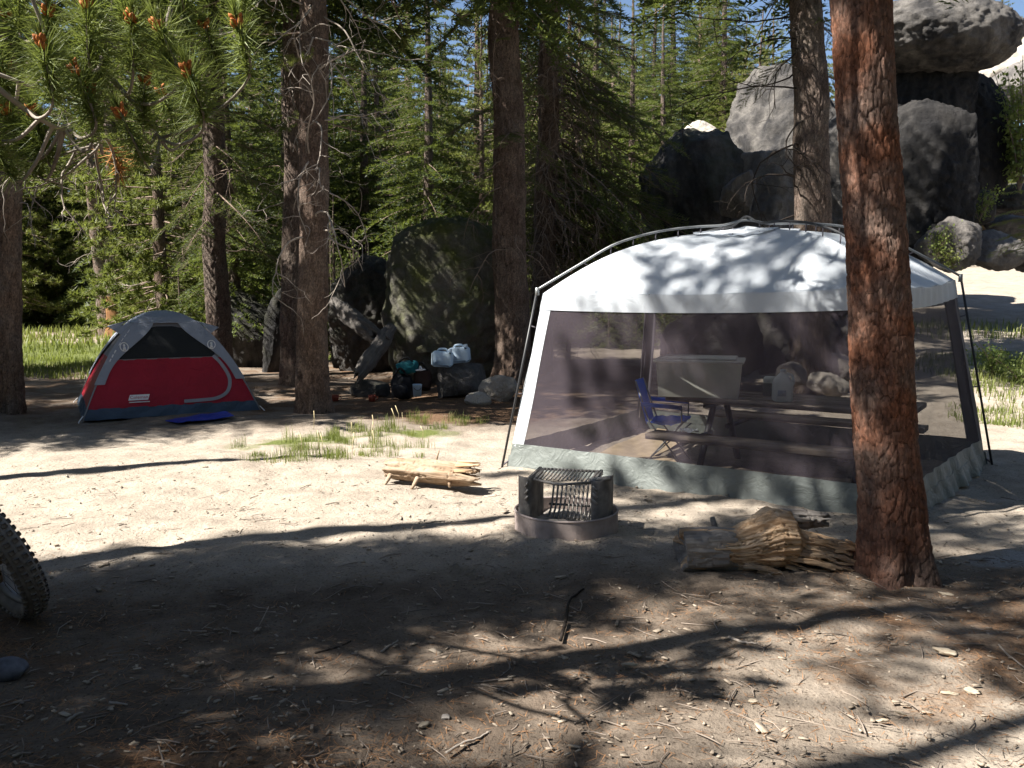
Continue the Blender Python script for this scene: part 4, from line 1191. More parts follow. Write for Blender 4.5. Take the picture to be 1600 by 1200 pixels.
lathe(MB(), [(0.025, 0.25, 0), (0.025, 0.268, 0), (0.001, 0.269, 0)]).build('cap', simple("cap_blue_white", (0.6, 0.68, 0.75), 0.5), jug, True)
MB().tube(spline([(0.03, 0, 0.235), (0.075, 0, 0.215), (0.088, 0, 0.165), (0.076, 0, 0.12)], 5), 0.012, 7).build('handle', JUGP, jug, True)
MB().box((-0.02, -0.0775, 0.075), (0.07, 0.002, 0.05)).build('paper_label', simple("jug_label", (0.45, 0.5, 0.62), 0.6), jug)
jar = thing('food_jar', 'squat pale jar with white lid between the bin and the water jug', 'jar', on_table(-0.22, 0.10), 0)
lathe(MB(), [(0.001, 0.002, 0), (0.062, 0.002, 0), (0.065, 0.01, 0), (0.065, 0.11, 0), (0.055, 0.125, 0)]).build('jar_body', plastic_mat("jar_glass", (0.25, 0.26, 0.24), 0.45, 0.2, 0.2), jar, True)
lathe(MB(), [(0.063, 0.118, 0), (0.063, 0.15, 0), (0.05, 0.17, 0), (0.001, 0.175, 0)]).build('lid', simple("jar_lid", (0.72, 0.74, 0.70), 0.5), jar, True)
bt = thing('wine_bottle', 'dark bottle in the shade on the table near the red pine', 'bottle', on_table(0.62, 0.05), 0)
lathe(MB(), [(0.001, 0.002, 0), (0.035, 0.002, 0), (0.037, 0.01, 0), (0.037, 0.15, 0), (0.014, 0.21, 0), (0.013, 0.26, 0), (0.001, 0.262, 0)]).build('bottle_body', plastic_mat("bottle_glass", (0.03, 0.05, 0.04), 0.1, 0.15, 0.1), bt, True)

# folding chair pushed under the table end
BLUE = fabric_mat("blue_chair_fabric", (0.07, 0.20, 0.80), 0.4, 0.6, 0.12, wr=0.5)
chp = GZ(1033, 668, 0.0)
cx_, cy_ = P(1044, 640, 8.15).x, 8.15
chair = thing('camp_chair', 'blue folding camp chair tucked against the end of the picnic table', 'chair', (cx_, cy_, gz(cx_, cy_) + 0.0), TRZ + 0.25)
chair.scale = (0.78, 0.78, 0.90)
uu, vv = np.meshgrid(np.linspace(-1, 1, 14), np.linspace(0, 1, 10), indexing='ij')
def chair_sheet(fn, name, m):
    A = fn(uu, vv); n = V3(0, 0, 1) if name == 'seat' else V3(1, 0, 0)
    MB().slab(A + n * 0.004, A - n * 0.004).build(name, m, chair, True)
chair_sheet(lambda u, v: np.stack([-0.20 + 0.44 * v, 0.24 * u, 0.46 + 0.02 * v - 0.06 * (1 - u * u) * np.sin(np.pi * (0.15 + 0.8 * v)) + 0.008 * np.sin(v * 21 + u * 4)], -1), 'seat', BLUE)
chair_sheet(lambda u, v: np.stack([-0.21 - 0.14 * v - 0.035 * (1 - u * u), 0.23 * u, 0.44 + 0.42 * v + 0.006 * np.sin(u * 15)], -1), 'backrest', BLUE)
for s in (-1, 1):
    MB().tube([(-0.24, s * 0.26, 0.01), (0.22, s * 0.25, 0.48)], 0.010, 6).build('leg', POLE_GREY, chair, True)
    MB().tube([(0.24, s * 0.26, 0.01), (-0.18, s * 0.25, 0.46), (-0.35, s * 0.235, 0.87)], 0.010, 6).build('leg', POLE_GREY, chair, True)
    MB().tube([(-0.27, s * 0.29, 0.64), (0.20, s * 0.29, 0.62)], 0.022, 7).build('armrest', BLUE, chair, True)
    MB().tube([(0.20, s * 0.27, 0.47), (0.20, s * 0.29, 0.62)], 0.009, 6).build('arm_post', POLE_GREY, chair, True)
MB().tube([(-0.24, -0.26, 0.03), (0.24, 0.26, 0.40)], 0.008, 5).build('crossbar', POLE_GREY, chair, True)
rg = np.random.default_rng(2)
nap = on_table(-TL / 2 + 0.33, -0.74, 0.466)
a = np.linspace(0, 1, 9); ua, va = np.meshgrid(a, a, indexing='ij')
A = np.stack([ua * 0.14 - .07, va * 0.12 - .06, 0.012 + 0.03 * np.abs(fbm2(ua.ravel() * 3, va.ravel() * 3, 2, 4).reshape(9, 9))], -1)
tag(MB().slab(A + V3(0, 0, 0.001), A).build('paper_napkin', simple("napkin", (0.8, 0.8, 0.8), 0.8, var=0.03), None, False, nap), 'crumpled white paper on the bench under the blue chair', 'paper')
# mats on the canopy floor
MATC = simple("tan_mat", (0.36, 0.28, 0.19), 0.9, var=0.2, scale=9)
def flat_mat(name, label, corners, mat, cat, z=0.012, wav=0.012, n=24, th=0.006):
    c = [V3(*G(*p)) for p in corners]
    u, v = np.meshgrid(np.linspace(0, 1, n), np.linspace(0, 1, n), indexing='ij')
    p = (c[0] * (1 - u)[..., None] + c[1] * u[..., None]) * (1 - v)[..., None] + (c[3] * (1 - u)[..., None] + c[2] * u[..., None]) * v[..., None]
    x, y = p[..., 0].ravel(), p[..., 1].ravel()
    p[..., 2] = (gz_arr(x, y) + z + wav * (fbm2(x * 4, y * 4, 3, 8) + 0.6)).reshape(n, n)
    b = V3(p[..., 0].mean(), p[..., 1].mean(), 0)
    return tag(MB().slab(p - b + V3(0, 0, th), p - b).build(name, mat, None, True, b), label, cat)
flat_mat('floor_mat', 'tan floor mat lying under the end of the bench', [(935, 712), (990, 725), (1075, 690), (1035, 668)], MATC, 'mat')
flat_mat('floor_mat', 'second tan mat just inside the netting wall', [(950, 728), (1060, 728), (1040, 716), (965, 716)], MATC, 'mat', 0.014)

# ------------------------------------------------------------------ fire ring with grill
STEEL = simple("sooty_steel", (0.20, 0.187, 0.178), 0.8, 0.25, 0.1, var=0.45, scale=11, bump=0.3)
RUST = simple("rusty_ring_steel", (0.38, 0.315, 0.295), 0.85, 0.2, 0.05, var=0.35, scale=7, bump=0.4)
BRIGHT = simple("worn_bar_steel", (0.30, 0.28, 0.26), 0.5, 0.5, 0.4, var=0.3, scale=9)
FX, FY = 0.352, 5.64
FZ = min(gz(FX + dx, FY + dy) for dx in (-.3, 0, .3) for dy in (-.3, 0, .3)) 
pit = thing('fire_ring', 'round steel fire ring with a raised cooking grate in the sandy clearing', 'fire pit', (FX, FY, FZ + 0.01), 0)
Rr, Hh = 0.335, 0.14
n = 64; th = np.linspace(0, 2 * math.pi, n)
ringA = np.stack([np.stack([Rr * np.cos(th), Rr * np.sin(th), np.full(n, z)], -1) for z in (-0.04, Hh * 0.5, Hh)], 1)
ringB = ringA * V3(0.975, 0.975, 1)
MB().slab(ringA, ringB).build('ring_wall', RUST, pit, True)
MB().tube([(Rr * math.cos(t) * 0.99, Rr * math.sin(t) * 0.99, Hh) for t in np.linspace(0, 2 * math.pi, 49)[:-1]], 0.008, 6, False, True).build('ring_lip', RUST, pit, True)
PR = R(-14)
c_, s_ = math.cos(PR), math.sin(PR)
def pr(x, y, z): return (x * c_ - y * s_, x * s_ + y * c_, z)
zt = 0.375
for sd in (-1, 1):       # bent side plates
    pth = [pr(sd * 0.285, -0.13, 0), pr(sd * 0.225, -0.175, 0), pr(sd * 0.185, -0.13, 0), pr(sd * 0.185, 0.15, 0)] if sd < 0 else [pr(sd * 0.185, 0.15, 0), pr(sd * 0.185, -0.13, 0), pr(sd * 0.225, -0.18, 0), pr(sd * 0.285, -0.12, 0), pr(sd * 0.295, 0.05, 0)]
    pa = spline(pth, 6); pa[:, 2] = 0
    A = np.stack([pa + V3(0, 0, 0.0), pa + V3(0, 0, zt)], 1)
    nrm = np.gradient(pa, axis=0); nrm = np.stack([-nrm[:, 1], nrm[:, 0], 0 * nrm[:, 0]], 1); nrm /= np.linalg.norm(nrm, axis=1)[:, None]
    MB().slab(A + nrm[:, None] * 0.003, A - nrm[:, None] * 0.003).build('side_plate', STEEL, pit, True)
    MB().box(pr(sd * 0.205, -0.01, zt - 0.012), (0.022, 0.34, 0.035), PR, bev=0.004).build('plate_flange', STEEL, pit)
    sl2 = MB()
    for zz in (0.345, 0.30, 0.26):
        sl2.tube([pr(sd * 0.198 if sd > 0 else sd * 0.212, -0.186, zz), pr(sd * 0.23, -0.189, zz - 0.028)], 0.008, 5)
    sl2.build('height_notch', BRIGHT, pit, True)
gr = MB(); gzz = 0.365
for k in range(15):
    x = -0.175 + 0.35 * k / 14
    gr.tube([pr(x, -0.15, gzz), pr(x, 0.16, gzz + 0.004)], 0.0065, 6)
gr.build('grate_bar', BRIGHT, pit, True)
MB().tube([pr(-0.19, -0.15, gzz - 0.006), pr(0, -0.235, gzz - 0.012), pr(0.19, -0.15, gzz - 0.006)], 0.009, 6).build('grate_front_rod', STEEL, pit, True)
MB().tube([pr(-0.19, 0.16, gzz), pr(0.19, 0.16, gzz)], 0.009, 6).build('grate_back_rod', STEEL, pit, True)
MB().tube([pr(0.17, -0.13, gzz + 0.0), pr(0.31, -0.16, gzz + 0.03)], 0.016, 8).build('handle', STEEL, pit, True)
lg = MB()
for k in range(11):
    x = -0.12 + 0.29 * k / 10
    lg.tube([pr(x, 0.20, 0.265), pr(x, 0.13, 0.14), pr(x + .005, 0.06, 0.115), pr(x, -0.02, 0.085)], 0.0075, 5)
lg.build('lower_grate', BRIGHT, pit, True)
MB().tube([pr(-0.14, 0.135, 0.135), pr(0.19, 0.135, 0.135)], 0.008, 6).build('lower_grate_rod', STEEL, pit, True)
pa_ = MB(); xx, yy = np.meshgrid(np.linspace(-1, 1, 40), np.linspace(-1, 1, 40), indexing='ij')
rr_ = np.sqrt(xx ** 2 + yy ** 2); k_ = np.where(rr_ > 1, 1 / np.maximum(rr_, 1e-6), 1)
bx, by = xx * k_ * 0.32, yy * k_ * 0.32
A = np.stack([bx, by, 0.055 + 0.03 * fbm2(bx.ravel() * 7, by.ravel() * 7, 3, 3).reshape(40, 40) + 0.04 * np.exp(-((bx + 0.15) ** 2 + (by + .1) ** 2) / 0.02)], -1)
MB().grid(A).build('ash_bed', simple("ash_and_dirt", (0.33, 0.30, 0.27), 0.95, 0.1, var=0.4, scale=20, bump=0.7, bscale=80), pit, True)

# ------------------------------------------------------------------ logs
PALE = wood_mat("bleached_log_wood", (0.085, 0.046, 0.026), (0.235, 0.15, 0.09), (0.45, 0.38, 0.30), (0.08, 1, 1), 26, 0.85, 1.0, 0.5)
ORANGE = wood_mat("rotten_orange_wood", (0.09, 0.042, 0.02), (0.40, 0.235, 0.12), (0.66, 0.54, 0.40), (0.08, 1, 1), 24, 0.88, 1.0, 0.55)
GREYW = wood_mat("silver_grey_wood", (0.075, 0.067, 0.062), (0.20, 0.18, 0.167), (0.36, 0.33, 0.30), (0.08, 1, 1), 26, 0.9, 1.0, 0.5)
def log_mesh(L, prof, seed, nseg=64, nx=110, grain=0.012, jag=0.08, hollow=0.5, sy=1.0, zoff=None):
    """log along +X; prof: list of (f, radius); jagged ends"""
    f = np.linspace(0, 1, nx); th = np.linspace(0, 2 * math.pi, nseg, endpoint=False)
    r = np.interp(f, [a for a, b in prof], [b for a, b in prof])
    F, TH = np.meshgrid(f, th, indexing='ij')
    c, s = np.cos(TH).ravel(), np.sin(TH).ravel(); X = F.ravel() * L
    p = np.stack([X * 1.3, c * 1.6, s * 1.6], 1)
    rr = np.repeat(r, nseg) * (1 + 0.16 * fbm(p * 1.1 + seed, 3, seed))
    gr_ = fbm(np.stack([X * 4.0, c * 6 + seed, s * 6], 1), 4, seed + 1, 0.6); gr2 = 1.6 * np.abs(vnoise(np.stack([X * 4.5 + 0.6 * gr_, c * 10, s * 10 + seed], 1), seed + 2)) + 0.8 * np.abs(vnoise(np.stack([X * 9, c * 19, s * 19 + seed], 1), seed + 6)) - 0.9
    rr = rr - grain * 1.1 * sstep(0.14, 0.02, np.abs(gr_)) + grain * 0.55 * gr2 + grain * 0.6 * gr_
    e = fbm(np.stack([c * 3, s * 3, 0 * c + seed], 1), 3, seed + 4)
    X = X + jag * e * (sstep(0.78, 1, F.ravel()) - sstep(0.22, 0, F.ravel()) * 0.25)
    V = np.stack([X, c * rr * sy, s * rr + (np.repeat(np.interp(f, *zoff), nseg) if zoff else 0)], 1)
    i = np.arange(nx * nseg).reshape(nx, nseg); j = np.roll(i, -1, 1)
    Q = [np.stack([i[:-1], j[:-1], j[1:], i[1:]], -1).reshape(-1, 4)]
    n0 = len(V)
    rings = []
    for end, row in ((0, 0), (1, nx - 1)):      # hollowed ends
        base = V[row * nseg:(row + 1) * nseg]; cc = base.mean(0); prev = i[row]
        for k, (sc, dx) in enumerate(((0.8, 0.0), (0.55, 0.5), (0.2, 1.0))):
            off = (-1 if end else 1) * dx * hollow * r[row] * 2
            w = cc + (base - cc) * sc; w[:, 0] = base[:, 0] * (1 - k * 0.4) + cc[0] * k * 0.4 + off
            idx = np.arange(nseg) + n0 + sum(len(q) for q in rings); rings.append(w)
            pj, ij = np.roll(prev, -1), np.roll(idx, -1)
            Q.append(np.stack([prev, idx, ij, pj] if end == 0 else [prev, pj, ij, idx], -1)); prev = idx
    V = np.concatenate([V] + rings)
    me = bpy.data.meshes.new("log"); set_mesh(me, V, np.concatenate(Q), None, True)
    return me
lp = G(607, 752); lq = G(738, 768)
d_ = lq - lp; rz_ = math.atan2(d_.y, d_.x); Ll = math.hypot(d_.x, d_.y)
lgt = thing('bleached_log', 'short bleached log with stub legs and a broken end on the sunny sand', 'log', (lp.x, lp.y, gz(lp.x, lp.y)), rz_)
o = link('log_body', log_mesh(Ll, [(0, 0.07), (0.1, 0.085), (0.5, 0.095), (0.8, 0.10), (1, 0.085)], 3, grain=0.010, jag=0.10, hollow=0.9), PALE, lgt); o.location = (0, 0, 0.115); o.rotation_euler = (0, 0.03, 0)
for k, (x, y, L2, dr) in enumerate(((0.06, -0.06, 0.13, (-0.3, -0.55, -0.8)), (0.30, -0.06, 0.15, (-0.25, -0.55, -0.75)), (0.55, -0.05, 0.10, (0.2, -0.5, -0.8)), (0.40, 0.03, 0.12, (0.15, 0.3, 0.8)))):
    dv = V3(*dr); MB().tube([V3(x, y, 0.09 if k < 3 else 0.17), V3(x, y, 0.09 if k < 3 else .17) + dv * L2 * 0.6, V3(x, y, 0.09 if k < 3 else .17) + dv * L2], [0.022, 0.016, 0.009] if k < 3 else [0.012, 0.007, 0.004], 7).build('branch_stub', PALE, lgt, True)
sp_ = MB(); rg = np.random.default_rng(8)
for k in range(16):
    a = rg.uniform(0, 6.28); y, z = 0.08 * math.cos(a), 0.115 + 0.08 * math.sin(a)
    sp_.tube([(Ll - 0.12, y, z), (Ll + rg.uniform(-.02, .06), y * 1.05, z + rg.uniform(-.01, .02)), (Ll + rg.uniform(0.02, .10), y * 1.1, z)], [0.013, 0.009, 0.002], 4)
sp_.build('splinter', ORANGE, lgt, False)

# rotten split log beside the red pine
rp = G(1074, 893); rq = G(1352, 893)
d_ = rq - rp; rz_ = math.atan2(d_.y, d_.x); Ll = math.hypot(d_.x, d_.y)
rot = thing('rotten_log', 'big split rotten log with shredded orange wood beside the red pine', 'log', (rp.x, rp.y + 0.05, gz(rp.x, rp.y) - 0.01), rz_)
o = link('log_body', log_mesh(Ll, [(0, 0.115), (0.05, 0.12), (0.28, 0.118), (0.40, 0.155), (0.50, 0.185), (0.60, 0.165), (0.635, 0.115), (0.85, 0.075), (1, 0.03)], 9, 190, 260, 0.019, 0.16, 0.2, 1.05, ((0, 0.3, 0.5, 0.61, 0.66, 1), (0, 0, 0.055, 0.05, 0.0, -0.045))), ORANGE, rot); o.location = (0, 0.05, 0.105)
o = link('grey_butt', log_mesh(0.30, [(0, 0.130), (0.7, 0.134), (1, 0.120)], 13, 110, 70, 0.008, 0.05, 0.15, 1.05), GREYW, rot); o.location = (-0.02, 0.045, 0.108)
o = link('snapped_limb', log_mesh(0.27, [(0, 0.06), (0.5, 0.055), (1, 0.035)], 17, 40, 50, 0.014, 0.07, 0.3, 1.0), GREYW, rot); o.location = (0.60, 0.14, 0.26); o.rotation_euler = (0, 0.08, 0.15)
rg = np.random.default_rng(31)
for k in range(44):
    x = rg.uniform(0.30, 0.92); z = rg.uniform(0.02, 0.19) * (1.1 - 0.5 * abs(x - 0.55)); y = -0.075 + 0.015 * rg.normal() + 0.05 * max(0, x - 0.6) + 0.25 * max(0, z - 0.12)
    L2 = rg.uniform(0.10, 0.34); w, h = rg.uniform(0.008, 0.026), rg.uniform(0.003, 0.010)
    xs = np.linspace(0, 1, 6)
    up = np.stack([x + xs * L2, y - 0.015 * np.sin(xs * 3.1) + 0.05 * xs * (x - .5), z - 0.10 * xs * L2 / 0.4 + 0.008 * np.sin(xs * 7 + k)], 1)
    wd = h * (1 - 0.75 * np.abs(xs - 0.35) ** 1.2)
    A = np.stack([up + V3(0, 0, 1) * wd[:, None] * 1.4, up - V3(0, 0, 1) * wd[:, None] * 1.4], 1)
    MB().slab(A + V3(0, -w * 0.4, 0), A + V3(0, w * 0.4, 0)).build('splinter', ORANGE if k % 3 else PALE, rot, False)
st_ = thing('stick', 'short upright grey stub stuck in the soil behind the rotten log', 'stick', G(1117, 832), 0)
MB().tube([(0, 0, -0.02), (-0.005, 0, 0.05), (-0.02, 0.0, 0.10)], [0.022, 0.02, 0.017], 8).build('stub', GREYW, st_, True)

# leaning timbers by the rocks
DTIMB = wood_mat('dark_timber_wood', (0.04, 0.036, 0.034), (0.10, 0.09, 0.085), (0.19, 0.175, 0.16), (0.08, 1, 1), 26, 0.9, 1.0, 0.5)
def timber(label, p0, p1, d0, d1, r, seed, name='leaning_timber'):
    a, b = P(p0[0], p0[1], d0), P(p1[0], p1[1], d1)
    d = b - a
    o = link(name, log_mesh(d.length, [(0, r * 0.6), (0.3, r), (0.8, r), (1, r * 0.7)], seed, 40, 60, 0.02, 0.2, 0.4, 0.7), DTIMB, None, a)
    o.rotation_mode = 'QUATERNION'; o.rotation_quaternion = d.to_track_quat('X', 'Z')
    return tag(o, label, 'log')
timber('weathered grey timber leaning down beside the brown trunk', (516, 470), (592, 530), 14.6, 13.6, 0.15, 5)
timber('grey split stump piece leaning against the mossy boulder', (612, 512), (560, 585), 13.8, 13.0, 0.15, 6)
# ------------------------------------------------------------------ dome tent
T_RED = fabric_mat("tent_red_fabric", (0.40, 0.018, 0.04), 0.2, 0.5, 0.10, wr=0.8)
T_GREY = fabric_mat("tent_grey_fly", (0.30, 0.33, 0.40), 0.12, 0.5, 0.08, wr=0.7)
T_INNER = fabric_mat("tent_inner_grey", (0.26, 0.24, 0.25), 0.2, 0.6, 0.05)
T_FLOOR = fabric_mat("tent_floor_band", (0.055, 0.085, 0.13), 0.05, 0.5, 0.15, wr=0.8)
T_MESH = fabric_mat("tent_window_mesh", (0.018, 0.020, 0.022), 0.05, 0.8, 0.1)
T_WHITE = simple("tent_white_print", (0.78, 0.78, 0.80), 0.6, var=0.04)
T_TRIM = simple("tent_zip_grey", (0.27, 0.27, 0.31), 0.6, var=0.1)
ta, tb = G(130, 660), G(406, 641)
td = tb - ta; trz = math.atan2(td.y, td.x); W = math.hypot(td.x, td.y); Dp = 2.05
tcx, tcy = (ta.x + tb.x) / 2 - math.sin(trz) * Dp / 2, (ta.y + tb.y) / 2 + math.cos(trz) * Dp / 2
TH_ = 1.27
tent = thing('dome_tent', 'red and grey dome tent with dark mesh window pitched under the trees', 'tent', (tcx, tcy, gz(tcx, tcy) - 0.02), trz)
def dome(face, t, s, off=0.0, sagk=0.05):
    """face 0 front (-Y), 1 right, 2 back, 3 left; t across -1..1; s half width fraction 1 at the ground, 0 at the top"""
    s = np.asarray(s, float); t = np.asarray(t, float)
    z = TH_ * (1 - s ** 2.15)
    a = t * s; b = s * (1 - sagk * (1 - t * t) * np.sin(np.pi * np.clip(1 - s, 0, 1)))
    if face == 0: x, y = a, -b
    elif face == 1: x, y = b, a
    elif face == 2: x, y = -a, b
    else: x, y = -b, -a
    x = x * W / 2; y = y * Dp / 2
    p = np.stack([x, y, z], -1)
    n = np.stack([x * 0.8, y * 0.8, 0.35 + z * 0.6], -1); n /= np.linalg.norm(n, axis=-1)[..., None]
    return p + n * np.asarray(off)[..., None]
sz_ = lambda z: (np.clip(1 - np.asarray(z, float) / TH_, 0, 1)) ** (1 / 2.15)
def tsheet(name, mat, face, tl, tr, z0, z1, nt=26, nz=14, off=0.0, th=0.004, rip=0.0, parent=None):
    """tl, tr: across limits, as functions of height fraction"""
    u, k = np.meshgrid(np.linspace(0, 1, nt), np.linspace(0, 1, nz), indexing='ij')
    z = z0(u) + (z1(u) - z0(u)) * k if callable(z0) else z0 + (z1 - z0) * k
    s = sz_(z)
    lo = tl(z) if callable(tl) else tl; hi = tr(z) if callable(tr) else tr
    t = lo + (hi - lo) * u
    o = off + rip * np.sin(t * 40 + z * 22) + rip * np.sin(t * 17 - z * 31)
    A = dome(face, t, s, o + th); B = dome(face, t, s, o)
    return MB().slab(A, B).build(name, mat, parent or tent, True)
for f in range(4):
    tsheet('floor_band', T_FLOOR, f, -1.0, 1.0, 0.0, 0.13, 40, 6, 0.004, 0.004, 0.010)
    tsheet('wall_panel', T_RED, f, -1.0, 1.0, 0.125, 0.70, 30, 14, 0.0, 0.004, 0.002)
    tsheet('upper_wall', T_INNER, f, -1.0, 1.0, 0.695, 1.262, 30, 14, 0.0, 0.004)
# dark mesh window on the front: half ellipse above the red
win_w = lambda z: 0.98 * np.sqrt(np.clip(1 - ((z - 0.70) / 0.40) ** 2, 0, 1)) * 0.80 / np.maximum(sz_(z), 0.35) * 0.72
tsheet('mesh_window', T_MESH, 0, lambda z: -win_w(z) - 0.05, lambda z: win_w(z) - 0.05, 0.705, 1.095, 30, 16, 0.008, 0.003)
# fly: cap plus legs running down the pole arcs, arch edge lower towards the poles
for f in range(4):
    arch = lambda z: np.clip(1 - 0.13 - 0.50 * sstep(0.42, 1.14, z) ** 1.9, 0.0, 1)
    tsheet('rain_fly', T_GREY, f, -1.0, lambda z: -arch(z), 0.40, 1.12, 10, 22, 0.030, 0.004)
    tsheet('rain_fly', T_GREY, f, lambda z: arch(z), 1.0, 0.40, 1.12, 10, 22, 0.030, 0.004)
    tsheet('rain_fly', T_GREY, f, -1.0, 1.0, 1.115, 1.268, 30, 10, 0.034, 0.004)
# brow wings of the fly standing out over the poles
for sx, sy in ((-1, -1), (1, -1), (1, 1), (-1, 1)):
    p = lambda s, k, w: np.array([sx * (W / 2) * s, sy * (Dp / 2) * s, TH_ * (1 - s ** 2.15) + w])
    a0, a1 = p(0.36, 0, 0.04), p(0.52, 0, 0.05)
    tipp = V3(sx * W / 2 * 0.62, sy * Dp / 2 * 0.50, TH_ * (1 - 0.40 ** 2.15) - 0.01)
    m1 = p(0.42, 0, 0.055)
    A = np.array([[a0, m1], [tipp, a1]]); 
    MB().slab(A + V3(0, 0, 0.004), A - V3(0, 0, 0.002)).build('fly_wing', T_GREY, tent, False)
# poles under the fly, feet
for sx, sy in ((-1, -1), (1, -1), (1, 1), (-1, 1)):
    q = [V3(sx * W / 2 * s, sy * Dp / 2 * s, TH_ * (1 - s ** 2.15) + 0.012) for s in np.linspace(1.02, 0.02, 22)]
    MB().tube(q, 0.010, 6).build('tent_pole', POLE_GREY, tent, True)
    MB().tube([V3(sx * W / 2, sy * Dp / 2, 0.06), V3(sx * (W / 2 + 0.05), sy * (Dp / 2 + 0.06), 0.0), V3(sx * (W / 2 + 0.05), sy * (Dp / 2 + 0.06), -0.05)], 0.007, 5).build('tent_stake', T_WHITE, tent, True)
# curved zip of the door
def on_front(x, z, off=0.016):
    s = sz_(np.array([z]))[0]; return dome(0, np.array([x / (W / 2 * s)]), np.array([s]), np.array([off]))[0]
zp = spline([on_front(0.53, 0.71), on_front(0.62, 0.60), on_front(0.70, 0.42), on_front(0.66, 0.26), on_front(0.52, 0.18), on_front(0.32, 0.165), on_front(0.12, 0.16)], 8)
nrm = V3(0, -1, 0.4)
tg_ = np.gradient(zp, axis=0); sd_ = np.cross(tg_, nrm); sd_ /= np.linalg.norm(sd_, axis=1)[:, None]
A = np.stack([zp + sd_ * 0.022, zp - sd_ * 0.022], 1)
MB().slab(A, A + V3(0, -0.003, 0.001)).build('door_zip', T_TRIM, tent, True)
# woven label: white slanted box with red lettering, and a line of small print
tilt = math.atan2(0.36, 1.0)
def front_frame(x, z, off=0.02):
    a = on_front(x, z, off); b = on_front(x, z + 0.04, off); d = b - a
    return a, math.atan2(d[2], d[1])
a_, ang = front_frame(-0.40, 0.235)
lb = MB(); hw, hh = 0.115, 0.036
pl = np.array([[[-hw - .012, -hh, 0], [-hw + .012, hh, 0]], [[hw - .012, -hh, 0], [hw + .012, hh, 0]]], float)
lb.slab(pl + V3(0, 0, 0.001), pl - V3(0, 0, 0.001)); lo = lb.build('logo_patch', T_WHITE, tent); lo.location = a_; lo.rotation_euler = (ang, 0, 0.0)
T_LET = simple("tent_red_lettering", (0.42, 0.02, 0.05), 0.6, var=0.05)
mesh_text('logo_lettering', 'Coleman', 0.058, T_LET, lo, (0, 0, 0.002), (0, 0, 0), 0.0005)
a_, ang = front_frame(-0.40, 0.180)
sp2 = MB().box((0, 0, 0), (0.24, 0.012, 0.002)); so = sp2.build('print_line', T_WHITE, tent); so.location = a_; so.rotation_euler = (ang, 0, 0)
# round emblems and strokes of print on the fly legs
def fly_pt(t, z, off=0.042):
    s = sz_(np.array([z])); return dome(0, np.array([t]), s, np.array([off]))[0]
for sgn in (-1, 1):
    c0 = fly_pt(sgn * 0.80, 0.83)
    ex = fly_pt(sgn * 0.80 + 0.05, 0.83) - fly_pt(sgn * 0.80 - 0.05, 0.83); ez = fly_pt(sgn * 0.80, 0.88) - fly_pt(sgn * 0.80, 0.78)
    ex /= np.linalg.norm(ex); ez -= ex * np.dot(ex, ez); ez /= np.linalg.norm(ez)
    em = MB().tube([c0 + ex * 0.047 * math.cos(t) + ez * 0.062 * math.sin(t) for t in np.linspace(0, 2 * math.pi, 25)[:-1]], 0.0075, 5, False, True)
    em.build('round_emblem', T_WHITE, tent, True)
    li = MB().tube([c0 - ez * 0.045, c0 - ez * 0.01], [0.020, 0.017], 8).tube([c0 - ez * 0.004, c0 + ez * 0.025, c0 + ez * 0.04], [0.010, 0.016, 0.006], 8)
    li.build('emblem_lantern', T_WHITE, tent, True)
for k in range(7):
    z = 0.66 + 0.05 * k + (0.04 if k > 2 else 0)
    a = fly_pt(-0.925 + 0.004 * k, z); b = fly_pt(-0.925 + 0.004 * k, z + 0.034)
    MB().tube([a, b], 0.008 if k < 3 else 0.005, 5).build('fly_print', T_WHITE, tent, True)
BL = fabric_mat("blue_groundsheet", (0.012, 0.045, 0.35), 0.05, 0.5, 0.15, wr=0.7)
flat_mat('groundsheet', 'bright blue groundsheet spread in front of the tent door', [(258, 661), (300, 664), (366, 655), (350, 646)], BL, 'groundsheet', 0.02, 0.02)

# ------------------------------------------------------------------ things by the rocks
JB = plastic_mat("blue_white_jug_plastic", (0.58, 0.72, 0.86), 0.0, 0.4, 0.3)
def slab_jug(label, px, py, d, rz, tilt, s):
    t = thing('water_carrier', label, 'water carrier', P(px, py, d), rz, 'water carriers on the flat stone')
    t.rotation_euler = (0, tilt, rz)
    w, dp, h = 0.31 * s, 0.19 * s, 0.235 * s
    MB().box((0, 0, h / 2), (w, dp, h), bev=0.035 * s).build('body', JB, t, True)
    MB().tube(spline([(-w * .25, 0, h * 0.98), (-w * .15, 0, h * 1.13), (w * .15, 0, h * 1.13), (w * .25, 0, h * 0.98)], 5), 0.016 * s, 7).build('handle', JB, t, True)
    MB().tube([(w * .36, 0, h - 0.01), (w * .36, 0, h + 0.035 * s)], 0.03 * s, 10).build('cap', simple("carrier_cap", (0.5, 0.6, 0.72), 0.5), t, True)
    MB().box((0, -dp / 2 - 0.001, h * 0.45), (w * 0.55, 0.006, h * 0.4), bev=0.002).build('moulded_panel', JB, t)
slab_jug('lower white water carrier on the flat stone, beside the teal bag', 691, 573, 12.95, -0.15, 0.04, 0.98)
slab_jug('higher white water carrier on the flat stone, next to the stout trunk', 719, 567, 13.1, -0.30, -0.10, 1.0)
TEAL = fabric_mat("teal_bag_fabric", (0.01, 0.13, 0.16), 0.05, 0.6, 0.15, wr=0.8)
BLK = fabric_mat("black_bag_fabric", (0.013, 0.013, 0.016), 0.0, 0.6, 0.2, wr=0.8)
